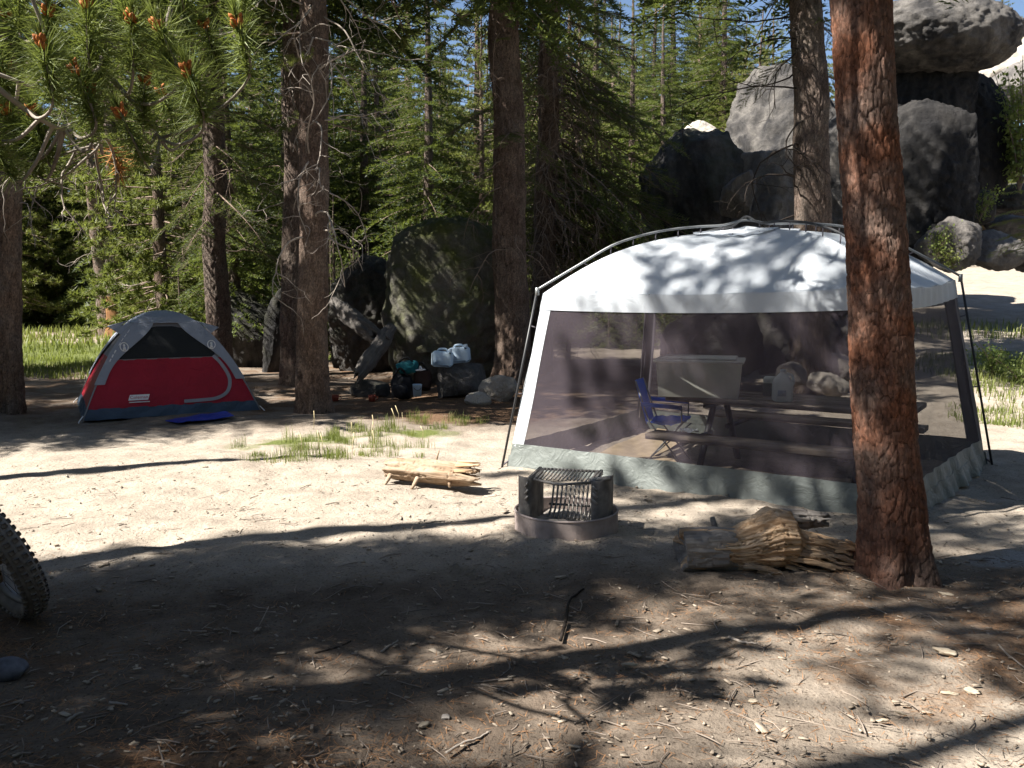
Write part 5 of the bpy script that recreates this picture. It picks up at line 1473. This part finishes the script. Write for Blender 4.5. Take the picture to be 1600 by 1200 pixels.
def soft_bag(name, label, cat, px, py, d, size, mat, seed, rz=0.0, extra=None):
    c = P(px, py, d)
    t = thing(name, label, cat, c, rz)
    o = link('bag_body', rock_mesh('bag_body', size, seed, 4, 5, 0.8, 0.10, 0.015, 0.5), mat, t); o.location = (0, 0, size[2] * 0.45)
    MB().tube(spline([(-size[0] * .3, -size[1] * .3, size[2] * .8), (0, -size[1] * .45, size[2] * 1.12), (size[0] * .3, -size[1] * .3, size[2] * .8)], 5), 0.016, 6).build('strap', BLK, t, True)
    return t
soft_bag('stuff_sack', 'teal bag resting on top of the black backpack by the rocks', 'bag', 636, 584, 12.9, (0.36, 0.26, 0.22), TEAL, 4)
bp = soft_bag('backpack', 'black backpack slumped against the mossy boulder', 'backpack', 628, 624, 12.9, (0.36, 0.32, 0.42), BLK, 7)
o = link('pocket', rock_mesh('pocket', (0.26, 0.14, 0.22), 5, 3, 4, 0.8, 0.08, 0.01, 0.5), BLK, bp); o.location = (0, -0.17, 0.14)
soft_bag('backpack', 'dark brown bag wedged between backpack and flat stone', 'backpack', 660, 612, 13.0, (0.30, 0.28, 0.40), simple("brown_bag_fabric", (0.035, 0.018, 0.014), 0.7), 9)
pj = thing('plastic_tub', 'small pale blue tub on the soil in front of the bags', 'tub', P(652, 619, 12.5), 0.2)
lathe(MB(), [(0.001, 0, 0), (0.055, 0, 0.8), (0.066, 0.16, 0.8), (0.07, 0.165, 0.8), (0.06, 0.172, 0.8), (0.001, 0.172, 0.5)], 16).build('tub_body', JB, pj, True)
MB().tube(spline([(-.06, -.02, .15), (-.03, -.08, .10), (.03, -.08, .10), (.06, -.02, .15)], 4), 0.005, 5).build('handle', POLE_GREY, pj, True)
wc = thing('shoe', 'white sandal lying on the bags beside the carriers', 'shoe', P(657, 578, 12.7), 0.9)
link('sole', rock_mesh('sole', (0.20, 0.07, 0.03), 2, 3, 3, 0.9, 0.05), T_WHITE, wc)
MB().tube(spline([(-.01, -.035, .01), (0, 0, .05), (.01, .035, .01)], 5), 0.012, 6).build('strap', T_WHITE, wc, True)
ORG = simple("red_orange_plastic", (0.22, 0.045, 0.025), 0.6, var=0.25)
for lbx, px, py, d in (('red orange cup at the foot of the brown trunk', 524, 624, 12.7), ('red orange cup under the low rounded stone', 581, 621, 12.6)):
    t = thing('plastic_cup', lbx, 'cup', (P(px, py, d).x, d, gz(P(px, py, d).x, d)), 0, 'red orange cups by the rocks')
    lathe(MB(), [(0.001, 0.002, 0), (0.045, 0.002, 0), (0.055, 0.09, 0), (0.05, 0.092, 0), (0.04, 0.01, 0)], 14).build('cup_body', ORG, t, True)
    MB().tube(spline([(.05, 0, .075), (.085, 0, .06), (.085, 0, .035), (.046, 0, .02)], 4), 0.006, 5).build('handle', ORG, t, True)

# ------------------------------------------------------------------ wheel at the picture edge, round cobble
RUB = simple("dusty_rubber", (0.20, 0.18, 0.165), 0.9, 0.2, var=0.35, scale=14, bump=0.4)
RIM = simple("dusty_rim", (0.20, 0.20, 0.21), 0.55, 0.4, 0.5, var=0.25)
HUBB = simple("brown_hub_plate", (0.15, 0.10, 0.06), 0.8, 0.2, var=0.3)
wp = GZ(-2, 972, 0)
WR = 0.355
wheel = thing('dirt_bike', 'dusty parked dirt bike showing only its knobby front wheel at the picture edge', 'motorcycle', (wp.x, wp.y, gz(wp.x, wp.y) + WR - 0.008))
wheel.rotation_euler = (R(22), 0, R(-38))      # rolls along local X, axle along local Y
tp = [(WR - 0.05) + 0.043 * math.cos(a) for a in np.linspace(0, 2 * math.pi, 17)[:-1]]
tq = [0.056 * math.sin(a) for a in np.linspace(0, 2 * math.pi, 17)[:-1]]
thw = np.linspace(0, 2 * math.pi, 73)[:-1]
A = np.stack([np.stack([np.array(tp) * math.cos(t), np.array(tq), np.array(tp) * math.sin(t)], 1) for t in thw])
A = np.concatenate([A, A[:1]]); A = np.concatenate([A, A[:, :1]], 1)
MB().grid(A).build('tyre', RUB, wheel, True)
knob_me = None
for k in range(54):
    for row, (yy_, rr2) in enumerate(((-0.050, -0.034), (-0.020, -0.006), (0.020, -0.006), (0.050, -0.034))):
        t = 2 * math.pi * (k + 0.5 * (row in (1, 2))) / 54
        if knob_me is None:
            b = MB().box((0, 0, 0), (0.024, 0.026, 0.020), bev=0.004); ob = b.build('tread_knob', RUB, wheel); knob_me = ob.data
        else:
            ob = link('tread_knob', knob_me, None, wheel)
        rad = WR + rr2 - 0.002
        ob.location = (rad * math.cos(t), yy_, rad * math.sin(t)); ob.rotation_euler = (0, math.pi / 2 - t, 0)
        ob.rotation_mode = 'XYZ'
MB().tube([(0.262 * math.cos(t), 0, 0.262 * math.sin(t)) for t in np.linspace(0, 2 * math.pi, 61)[:-1]], 0.024, 8, False, True).build('rim', RIM, wheel, True)
sp3 = MB()
for k in range(28):
    t = 2 * math.pi * k / 28; s = 1 if k % 2 else -1
    sp3.tube([(0.05 * math.cos(t + 0.5 * (1 if k % 4 < 2 else -1)), s * 0.035, 0.05 * math.sin(t + 0.5 * (1 if k % 4 < 2 else -1))), (0.25 * math.cos(t), 0, 0.25 * math.sin(t))], 0.002, 4)
sp3.build('spoke', RIM, wheel, True)
MB().tube([(0, -0.06, 0), (0, -0.03, 0), (0, 0.03, 0), (0, 0.06, 0)], [0.03, 0.055, 0.055, 0.03], 16).build('hub', HUBB, wheel, True)
thd = np.linspace(0, 2 * math.pi, 41)
A = np.stack([np.stack([r_ * np.cos(thd), np.full(41, -0.045), r_ * np.sin(thd)], 1) for r_ in (0.06, 0.13)]); MB().slab(A, A + V3(0, 0.004, 0)).build('brake_disc', HUBB, wheel, True)
for s in (-1, 1):
    MB().tube([(0, s * 0.085, -0.02), (-0.16, s * 0.085, 0.42), (-0.30, s * 0.085, 0.80)], [0.026, 0.026, 0.03], 10).build('fork_leg', RIM, wheel, True)
MB().tube([(-0.27, -0.10, 0.72), (-0.27, 0.10, 0.72)], 0.03, 8).build('fork_clamp', POLE, wheel, True)
mg = np.linspace(R(60), R(165), 22); uu_ = np.linspace(-1, 1, 7)
A = np.stack([np.stack([(WR + 0.09) * np.cos(t) + 0 * uu_, 0.075 * uu_, (WR + 0.09 - 0.03 * uu_ ** 2) * np.sin(t)], 1) for t in mg])
MB().slab(A, A * V3(1.008, 1, 1.008)).build('mudguard', POLE, wheel, True)
# the rest of the bike, behind the front wheel
rw = MB(); RR2 = 0.32; cxr = -1.38
for k_, (rr2, hw2) in enumerate(((0.285, 0.055),)):
    rw.tube([(cxr + rr2 * math.cos(t), 0, rr2 * math.sin(t) - 0.015) for t in np.linspace(0, 2 * math.pi, 61)[:-1]], 0.052, 10, False, True)
rw.build('rear_tyre', RUB, wheel, True)
MB().tube([(cxr + 0.235 * math.cos(t), 0, 0.235 * math.sin(t) - 0.015) for t in np.linspace(0, 2 * math.pi, 61)[:-1]], 0.02, 8, False, True).build('rear_rim', RIM, wheel, True)
for k in range(24):
    t = 2 * math.pi * k / 24; s = 1 if k % 2 else -1
    MB().tube([(cxr + 0.05 * math.cos(t + 0.5), s * 0.035, 0.05 * math.sin(t + 0.5) - 0.015), (cxr + 0.225 * math.cos(t), 0, 0.225 * math.sin(t) - 0.015)], 0.002, 4).build('rear_spoke', RIM, wheel, True)
MB().tube([(cxr, -0.09, -0.015), (cxr, 0.09, -0.015)], 0.045, 12).build('rear_hub', HUBB, wheel, True)
for s in (-1, 1):
    MB().tube([(cxr, s * 0.09, -0.015), (-0.85, s * 0.08, 0.06)], 0.022, 8).build('swingarm', RIM, wheel, True)
    MB().tube(spline([(-0.33, s * 0.04, 0.72), (-0.72, s * 0.12, 0.52), (-0.90, s * 0.11, 0.05)], 6), 0.02, 8).build('frame_tube', POLE, wheel, True)
    MB().tube(spline([(-0.33, s * 0.04, 0.60), (-0.42, s * 0.08, 0.10), (-0.90, s * 0.11, 0.0)], 6), 0.018, 8).build('frame_tube', POLE, wheel, True)
    MB().tube([(-0.30, s * 0.10, 0.84), (-0.36, s * 0.20, 0.90), (-0.40, s * 0.34, 0.90)], 0.012, 7).build('handlebar', POLE, wheel, True)
o = link('engine', rock_mesh('engine', (0.34, 0.24, 0.34), 3, 4, 6, 0.75, 0.05, 0.01, 0.7), RIM, wheel); o.location = (-0.66, 0, 0.15)
o = link('fuel_tank', rock_mesh('fuel_tank', (0.46, 0.24, 0.22), 5, 4, 2, 0.9, 0.03, 0.0, 0.4), simple("bike_tank_paint", (0.03, 0.035, 0.05), 0.4, 0.5, var=0.1), wheel); o.location = (-0.62, 0, 0.58); o.rotation_euler = (0, -0.12, 0)
MB().box((-1.08, 0, 0.57), (0.66, 0.17, 0.09), bev=0.035).build('seat', BLK, wheel, True)
MB().tube(spline([(-1.30, 0, 0.55), (-1.55, 0, 0.53), (-1.72, 0, 0.48)], 5), [0.07] * 10 + [0.03], 8).build('rear_mudguard', POLE, wheel, True)
MB().tube(spline([(-0.55, 0.12, 0.2), (-0.75, 0.16, 0.05), (-1.15, 0.15, 0.30), (-1.45, 0.14, 0.40)], 6), 0.028, 8).build('exhaust_pipe', RIM, wheel, True)
MB().tube([(-0.80, -0.12, 0.02), (-0.78, -0.38, -0.225)], 0.012, 7).build('side_stand', POLE, wheel, True)
cb = G(8, 1064)
o = link('cobble', rock_mesh('cobble', (0.16, 0.13, 0.10), 5, 4, 3, 0.9, 0.05, 0.004), simple("blue_grey_stone", (0.11, 0.112, 0.135), 0.8, 0.3, var=0.5, scale=18), None, (cb.x, cb.y + 0.03, cb.z + 0.035))
tag(o, 'smooth blue grey cobble near the dirt bike wheel', 'stone')

# ------------------------------------------------------------------ pine bough reaching in from beside the camera
bough_root = Vector(SV(-2.3, 4.5) + (0,)); bough_root.z = gz(bough_root.x, bough_root.y)
near = thing('pine_tree', 'close pine with orange pollen cones reaching a bough over the camp', 'tree', bough_root)
link('trunk', trunk_mesh('trunk', [(0, 0, -0.1), (0.02, 0.02, 4), (0.1, 0, 9)], [0.13, 0.10, 0.03], 48, 0.05, 4, 71, (0.04, 0.1), 0.01), M['grey_bark'], near)
tips = [(75, 10), (135, 4), (64, 62), (204, 20), (244, 33), (369, 28), (319, 38), (115, 103), (139, 135), (291, 105), (250, 138), (186, 172), (51, 172), (4, 165), (28, 203), (226, 118),
        (-30, 60), (-40, 120), (10, 100), (-25, 200), (160, 60), (10, 20), (95, 60), (280, -20), (380, -30), (200, -40), (110, -50), (30, -40)]
rgb = np.random.default_rng(19)
nV, nT, nn_, wood, coneM = [], [], 0, MB(), MB()
br = lambda px, py, d: V3(*P(px, py, d)) - V3(*bough_root)
hubs = [br(170, -160, 2.95), br(40, -40, 2.75), br(300, -120, 3.1), br(-60, 90, 2.7), br(165, 60, 2.9), br(-120, 20, 2.6)]
mains = [[V3(0.02, 0.02, 3.1), br(-160, -200, 2.75), hubs[0], br(176, 20, 2.95), hubs[4], br(160, 108, 2.98)],
         [V3(0.02, 0.02, 2.9), br(-260, -60, 2.5), hubs[5], hubs[3], br(30, 128, 2.78)],
         [hubs[0], hubs[2], br(262, 40, 3.08), br(318, 58, 3.1), br(372, 50, 3.15)],
         [hubs[0], br(60, -80, 2.8), hubs[1], br(70, 50, 2.8)],
         [br(160, 108, 2.98), br(190, 140, 3.0), br(232, 190, 3.05), br(250, 217, 3.05)],
         [hubs[5], br(0, 140, 2.7), br(90, 200, 2.85), br(122, 185, 2.9)]]
allp = []
for k, m_ in enumerate(mains):
    s_ = spline(m_, 8); allp.append(s_)
    wood.tube(s_, np.linspace(0.017 if k < 2 else 0.011, 0.005, len(s_)), 6, False)
allp = np.concatenate(allp)
M_br = 0
for k, (px, py) in enumerate(tips):
    d = 2.85 + rgb.uniform(-0.18, 0.22)
    p = br(px, py, d)
    ax_ = V3(rgb.normal(0, 0.25), -0.45 + rgb.normal(0, 0.2), 1.0); ax_ /= np.linalg.norm(ax_)
    p0 = p - ax_ * 0.17
    q = allp[np.argmin(np.linalg.norm(allp - p0, axis=1) + 0.4 * np.maximum(0, (allp - p0)[:, 2]))]
    wood.tube(spline([q, (q + p0) / 2 + V3(0, 0, -0.04), p0, p], 5), np.linspace(0.0065, 0.0035, 16), 5, False)
    V, T = tuft(rgb, p - ax_ * 0.02, ax_, int(rgb.integers(220, 380)), 0.115 * rgb.uniform(0.75, 1.15), 0.0042, (rgb.uniform(20, 40), rgb.uniform(105, 140)), 0.15); nV.append(V); nT.append(T + nn_); nn_ += len(V)
    V, T = tuft(rgb, p + ax_ * 0.02, ax_, 60, 0.065, 0.0036, (2, 40), 0.03); nV.append(V); nT.append(T + nn_); nn_ += len(V)
    if k < 16 or k in (18, 21):
        iv, it = ico(2)
        coneM = MB()
        for j in range(rgb.integers(9, 15)):
            a = rgb.uniform(0, 6.28); u = rgb.uniform(-0.022, 0.012)
            e1 = np.cross(ax_, V3(1, 0.2, 0)); e1 /= np.linalg.norm(e1); e2 = np.cross(ax_, e1)
            c = p + ax_ * u + (e1 * math.cos(a) + e2 * math.sin(a)) * 0.013
            sc = V3(0.0065, 0.0065, 0.012); cv = iv * sc * (1 + 0.12 * np.sin(iv[:, 2:3] * 20))
            od = (e1 * math.cos(a) + e2 * math.sin(a)) * 0.7 + ax_; od /= np.linalg.norm(od); f1 = np.cross(od, V3(0, 1, 0.3)); f1 /= np.linalg.norm(f1); f2_ = np.cross(od, f1)
            coneM.add(c + cv[:, :1] * f1 + cv[:, 1:2] * f2_ + cv[:, 2:] * od, None, it)
        coneM.build('pollen_cone', M['cone'], near, True)
wood.build('bough', M['twig'], near, True)
me = bpy.data.meshes.new('needles'); set_mesh(me, np.concatenate(nV), None, np.concatenate(nT), False); link('needles', me, M['near_needle'], near)
its_ = [(int(k % 4), np.array([0.02, 0.02, 3.0 + 0.16 * k]), R(a_), 0.05, 0.1 * (k - 3), 0.95) for k, a_ in enumerate((0, 15))]
mf, mw = crown_meshes('low_sprays', PINE_T, its_, M['pine'], M['twig'])
link('low_branches', mw, None, near); link('low_foliage', mf, None, near)
mf, mw = crown_meshes('near_crown', PINE_T, crown_items(np.random.default_rng(3), 4, 3.2, 8.8, 1.05, 90, (-0.1, 0.5), shape=0.4), M['pine'], M['twig'])
link('branches', mw, None, near); link('foliage', mf, None, near)
# dead twig hanging with a rusty dead tuft below the bough
dw = MB()
for px, py, tx, ty in ((160, 240, 40, 300), (160, 240, 120, 330), (165, 235, 220, 300), (120, 245, 60, 320), (150, 250, 170, 345)):
    a, b = br(px, py - 20, 3.2), br(tx, ty, 3.3)
    dead_twigs(dw, rgb, a, b - a, np.linalg.norm(b - a) * 1.2, 0.006, 0, 0.15, 9)
dw.tube(spline([br(100, 175, 2.85), br(150, 210, 3.0), br(160, 240, 3.2)], 5), 0.006, 5, False)
dw.build('dead_twigs', M['twig'], near, True)
V, T = tuft(rgb, br(188, 272, 3.25), V3(0.3, 0, -1), 120, 0.09, 0.004, (10, 120), 0.1)
me = bpy.data.meshes.new('dead_needles'); set_mesh(me, V, None, T, False); link('dead_needles', me, simple("rusty_needles", (0.42, 0.20, 0.06), 0.8), near)

# ------------------------------------------------------------------ plants
rs = np.random.default_rng(23)
def blades(n, fx, h, w, bend=0.5):
    V, T = [], []
    P0 = np.array([fx() for _ in range(n)]); z = gz_arr(P0[:, 0], P0[:, 1])
    a = rs.uniform(0, 6.28, n); hh_ = h * rs.uniform(0.45, 1.25, n); ww = w * rs.uniform(0.7, 1.3, n)
    dx, dy = np.cos(a), np.sin(a); b = rs.uniform(0.1, bend, n)
    base = np.stack([P0[:, 0], P0[:, 1], z - 0.005], 1)
    s = np.stack([-dy, dx, 0 * dx], 1) * ww[:, None] / 2
    mid = base + np.stack([dx * b * hh_ * .3, dy * b * hh_ * .3, hh_ * 0.6], 1)
    tip = base + np.stack([dx * b * hh_, dy * b * hh_, hh_ * (1 - 0.2 * b)], 1)
    V = np.stack([base - s, base + s, mid + s * .7, mid - s * .7, tip], 1).reshape(-1, 3)
    i = np.arange(n)[:, None] * 5
    return V, np.concatenate([i + 0, i + 1, i + 2, i + 3], 1), np.concatenate([i + 3, i + 2, i + 4], 1)
def ell(cx, cy, rx, ry, rot=0.0):
    def f():
        r_, a = math.sqrt(rs.uniform()), rs.uniform(0, 6.28)
        r_ *= 1 + 0.25 * math.sin(a * 3 + cx)
        x, y = r_ * rx * math.cos(a), r_ * ry * math.sin(a)
        return cx + x * math.cos(rot) - y * math.sin(rot), cy + x * math.sin(rot) + y * math.cos(rot)
    return f
def grass(name, specs):
    mb = MB()
    for n, f, h, w in specs:
        V, Q, T = blades(n, f, h, w); mb.add(V, Q, T)
    tag(mb.build(name, M['grass'], None, False), kind='stuff')
gA = [G(470, 712), G(560, 690), G(625, 672), G(510, 690), G(590, 708), G(445, 715), G(690, 665)]
gsp = []
for p in gA:
    for _ in range(9):
        gsp.append((int(rs.integers(20, 90)), ell(p.x + rs.normal(0, .30), p.y + rs.normal(0, .26), rs.uniform(.05, .16), rs.uniform(.04, .10), 0.4), rs.uniform(0.05, 0.17), 0.0042))
grass('grass_tufts', gsp)
grass('meadow_grass', [(9000, ell(-12, 20.5, 6.2, 4.6), 0.11, 0.020), (4000, ell(-9.5, 17.5, 3.0, 2.0), 0.14, 0.018), (5000, ell(-12, 27, 8, 4), 0.25, 0.04)])
grass('slope_grass', [(2600, ell(7.8, 13.0, 1.6, 1.8), 0.14, 0.014), (900, ell(6.2, 10.8, 0.6, 0.9), 0.10, 0.012), (700, ell(9.5, 17.5, 2.2, 1.2), 0.18, 0.018)])
wk = MB(); 
for px, py in ((497, 690), (503, 700), (548, 672), (583, 672), (580, 676), (615, 655), (622, 656), (628, 655), (660, 675), (550, 705), (583, 700), (470, 695), (490, 660)):
    p = G(px, py + 12); x, y, z = p; h = rs.uniform(0.14, 0.26)
    wk.tube([(x, y, z - .01), (x + .01, y, z + h * .6), (x + rs.normal(0, .02), y, z + h)], [0.0025, 0.002, 0.0045], 4)
tag(wk.build('seed_stalks', simple("straw_stalks", (0.50, 0.42, 0.25), 0.8), None, True), kind='stuff')
def leafy(name, label, cat, base, h, w, n, leaf, seed, mat, stems=7, group=None):
    r_ = np.random.default_rng(seed); t = thing(name, label, cat, base, 0, group); wd = MB(); V_, T_, c = [], [], 0
    for k in range(stems):
        a = r_.uniform(0, 6.28); e = V3(math.cos(a) * w * r_.uniform(.2, 1), math.sin(a) * w * r_.uniform(.2, 1), h * r_.uniform(.6, 1.05))
        s = spline([V3(0, 0, -.02), e * V3(.35, .35, .5), e], 6); wd.tube(s, np.linspace(0.008, 0.003, len(s)) * max(1, h), 4, False)
        m = n // stems
        f = r_.uniform(0.2, 1, m); pp = s[(f * (len(s) - 1)).astype(int)] + r_.normal(0, leaf * 1.3, (m, 3))
        d = r_.normal(0, 1, (m, 3)) + [0, 0, .5]; d /= np.linalg.norm(d, axis=1)[:, None]
        sd = np.cross(d, r_.normal(0, 1, (m, 3))); sd /= np.linalg.norm(sd, axis=1)[:, None]
        L = leaf * r_.uniform(.6, 1.3, m)[:, None]
        q = np.stack([pp, pp + d * L * .5 + sd * L * .28, pp + d * L, pp + d * L * .5 - sd * L * .28], 1).reshape(-1, 3)
        V_.append(q); i = np.arange(m)[:, None] * 4 + c; T_.append(np.concatenate([i, i + 1, i + 2, i + 3], 1)); c += m * 4
    wd.build('stems', M['twig_brown'], t, True)
    me = bpy.data.meshes.new('leaves'); set_mesh(me, np.concatenate(V_), np.concatenate(T_), None, False); link('leaves', me, mat, t)
    return t
leafy('green_bush', 'small leafy bush growing in the sunny grass beyond the canopy', 'bush', G(1552, 590), 0.55, 0.28, 900, 0.045, 1, M['shrub'])
leafy('green_bush', 'low bush spreading at the sunlit corner of the canopy', 'bush', G(1595, 600), 0.4, 0.5, 700, 0.05, 2, M['shrub'])
leafy('leafy_shrub', 'bright leafy shrub growing against the end of the broad rock wall', 'shrub', V3(*P(1592, 300, 19.5)) * V3(1, 1, 1), 2.6, 0.9, 2200, 0.10, 3, M['shrub'], 12)
leafy('leafy_shrub', 'thin leafy shrub above the rubble bank', 'shrub', V3(*P(1530, 345, 18.5)), 0.9, 0.5, 420, 0.06, 4, M['shrub'], 6)
leafy('green_bush', 'small weedy bush at the foot of the dark rock column', 'bush', V3(*P(1465, 400, 17.2)), 0.55, 0.4, 420, 0.06, 5, M['shrub'], 6)
leafy('green_bush', 'tuft of weeds below the angular stone on the slope', 'bush', V3(*P(1490, 418, 17.0)), 0.35, 0.35, 300, 0.05, 6, M['grass'], 6)
leafy('leafy_shrub', 'pale shrub behind the overhanging boulder', 'shrub', V3(*P(1640, 190, 25)), 3.5, 1.6, 2600, 0.14, 7, M['shrub'], 12)
leafy('leafy_shrub', 'yellow green shrub rising behind the dark leaning boulder', 'shrub', (-2.2, 21.0, gz(-2.2, 21)), 2.3, 1.3, 3400, 0.09, 8, M['shrub'], 14)
leafy('leafy_shrub', 'sunlit shrub in the gap beyond the mossy boulder', 'shrub', (-3.6, 23.0, gz(-3.6, 23)), 2.6, 1.6, 3600, 0.10, 9, M['shrub'], 14)
sf = plant_tree('sapling', P(1618, 330, 15.5).x, 15.5, 'fir_sapling', 'bright fir sapling at the edge of the rubble bank', 0.9, 1.0)
sf.location.z = P(1618, 400, 15.5).z

# ------------------------------------------------------------------ litter on the soil
def litter():
    chips, twg, peb, ndl = MB(), MB(), MB(), MB()
    r_ = np.random.default_rng(55)
    def spot(far=8.0):
        y = 2.2 + (far - 2.2) * r_.uniform() ** 1.7; x = r_.uniform(-0.62, 0.62) * y + r_.normal(0, 0.1)
        return x, y
    for k in range(2600):
        x, y = spot(); z = gz(x, y); a = r_.uniform(0, 6.28); L = r_.uniform(0.008, 0.035) * (1 + (r_.uniform() < 0.06)); w = L * r_.uniform(0.2, 0.5)
        chips.box((x, y, z + 0.004), (L, w, 0.004), a)
    for k in range(950):
        x, y = spot(7); z = gz(x, y) + 0.005; a = r_.uniform(0, 6.28); L = r_.uniform(0.03, 0.16) * (1 + 1.2 * (r_.uniform() < 0.06)); b = r_.normal(0, 0.35)
        p1 = (x + L * .5 * math.cos(a), y + L * .5 * math.sin(a)); p2 = (p1[0] + L * .5 * math.cos(a + b), p1[1] + L * .5 * math.sin(a + b))
        r0 = r_.uniform(0.0012, 0.0035)
        twg.tube([(x, y, z), (*p1, gz(*p1) + .006), (*p2, gz(*p2) + .004)], [r0, r0, r0 * .6], 4, False)
    iv, it = ico(1)
    for k in range(800):
        x, y = spot(); s = r_.uniform(0.0025, 0.007) * (1 + 1.2 * (r_.uniform() < 0.04)); v = iv * s * r_.uniform(.6, 1.2, 3)
        peb.add(v + V3(x, y, gz(x, y) + s * .25), None, it)
    n = 15000
    cx = np.array([(2.2, 3.9, 1.3, 1.0), (3.3, 3.0, 1.4, 1.4), (-2.3, 3.9, .7, .8), (-0.9, 2.6, .9, .5), (0.6, 3.6, 2.6, 1.0), (-1.2, 3.0, 1.6, 1.2)])
    j = r_.integers(0, len(cx), n); x = cx[j, 0] + r_.normal(0, 1, n) * cx[j, 2] * .7; y = np.abs(cx[j, 1] + r_.normal(0, 1, n) * cx[j, 3] * .7)
    z = gz_arr(x, y) + 0.004; a = r_.uniform(0, 6.28, n); L = r_.uniform(0.03, 0.075, n); w = 0.0016
    d = np.stack([np.cos(a), np.sin(a), r_.normal(0, .12, n)], 1); s = np.stack([-np.sin(a), np.cos(a), 0 * a], 1) * w
    b = np.stack([x, y, z], 1)
    V = np.stack([b - s, b + s, b + d * L[:, None]], 1).reshape(-1, 3); ndl.add(V, None, np.arange(3 * n).reshape(-1, 3))
    tag(chips.build('wood_chips', wood_mat("chip_wood", (0.09, 0.068, 0.052), (0.22, 0.175, 0.135), (0.42, 0.36, 0.29), (1, 1, 1), 9), None), kind='stuff')
    tag(twg.build('fallen_twigs', simple("fallen_twig_wood", (0.22, 0.18, 0.15), 0.9, var=0.6, scale=3), None, True), kind='stuff')
    tag(peb.build('pebbles', simple("pebble_stone", (0.24, 0.205, 0.17), 0.9, var=0.5, scale=4), None, True), kind='stuff')
    tag(ndl.build('fallen_needles', simple("fallen_needle_red", (0.24, 0.125, 0.06), 0.9, var=0.5, scale=2), None), kind='stuff')
litter()
def stick(label, pix, r, mat, cat='stick', name='stick'):
    p = [V3(*G(*q)) for q in pix]; b = p[0].copy(); pts = spline([q - b + V3(0, 0, r * 0.8) for q in p], 5)
    pts[:, 2] += np.random.default_rng(int(pix[0][0])).normal(0, r * .25, len(pts))
    tag(MB().tube(pts, np.linspace(r, r * .55, len(pts)), 6).build(name, mat, None, True, b), label, cat)
stick('long dark curved stick crossing the sun flecks in mid clearing', [(876, 1003), (885, 968), (890, 940), (912, 922)], 0.009, M['dark_bark'])
stick('thin kinked pale stick at the bottom edge of the clearing', [(697, 1178), (725, 1162), (740, 1158), (766, 1145)], 0.006, M['twig'])
stick('straight pale stick in the shade near the middle of the bottom', [(596, 1020), (610, 1010), (622, 1002)], 0.006, M['twig'])
stick('pale twig lying in the lower shade below the wheel', [(105, 1130), (118, 1120), (130, 1116)], 0.007, M['twig'])
stick('short straight chip like stick in the shade below the wheel', [(171, 1100), (185, 1101), (199, 1102)], 0.006, M['twig'])
stick('long pale straw stick in bright sun below the red pine', [(1542, 990), (1570, 1020), (1600, 1045)], 0.006, M['twig'])
stick('grey stick in the shade between the red pine and the bottom', [(1138, 998), (1160, 1005), (1184, 1008)], 0.008, M['twig'])
stick('thin brown fallen twig with a bend in the shaded clearing', [(492, 1022), (520, 1016), (540, 1008), (548, 1003)], 0.006, M['dark_bark'])
CH = wood_mat("split_chip_wood", (0.22, 0.17, 0.12), (0.36, 0.30, 0.225), (0.50, 0.44, 0.36), (0.2, 1, 1), 30)
def chip(label, px, py, L, w, rz, mat=CH, name='wood_chip', h=0.018):
    p = G(px, py)
    o = link(name, rock_mesh(name, (L * 0.85, w * 0.8, h), int(px), 3, 11, 0.55, 0.28, 0.05, 0.9), mat, None, (p.x, p.y, p.z + h * 0.35)); o.rotation_euler = (0.05, 0.08, rz)
    tag(o, label, 'wood chip')
chip('largest pale wood chip near the bottom middle in half shade', 662, 1135, 0.10, 0.045, 0.7)
chip('round grey bark flake beside the largest pale chip', 697, 1123, 0.06, 0.045, 0.2, GREYW)
chip('bright white wood chip in sun near the bottom middle', 1177, 1098, 0.075, 0.045, 0.2)
chip('yellowish split sliver in a small sun fleck', 980, 1040, 0.10, 0.035, 0.15)
chip('small rounded yellow chip with a dark chip behind it', 883, 1030, 0.035, 0.055, 0.3)
chip('pale long board chip in the sunny corner', 1485, 1086, 0.14, 0.035, -0.05)
chip('white diamond shaped chip at the end of the pale board chip', 1518, 1083, 0.10, 0.06, -0.2)
chip('broad sunlit chip pile piece right of the branch shadow', 1480, 1024, 0.16, 0.08, 0.0, h=0.03)
chip('pale chip lying across the branch shadow', 1405, 1116, 0.06, 0.025, -0.3)
chip('flat white chip beside the branch shadow', 1378, 1128, 0.075, 0.035, 0.4)
chip('pale rectangular chip under the red pine roots', 1480, 931, 0.13, 0.045, -0.1)
chip('small white pebble like chip in the lower shade', 209, 1165, 0.055, 0.018, 0.3)
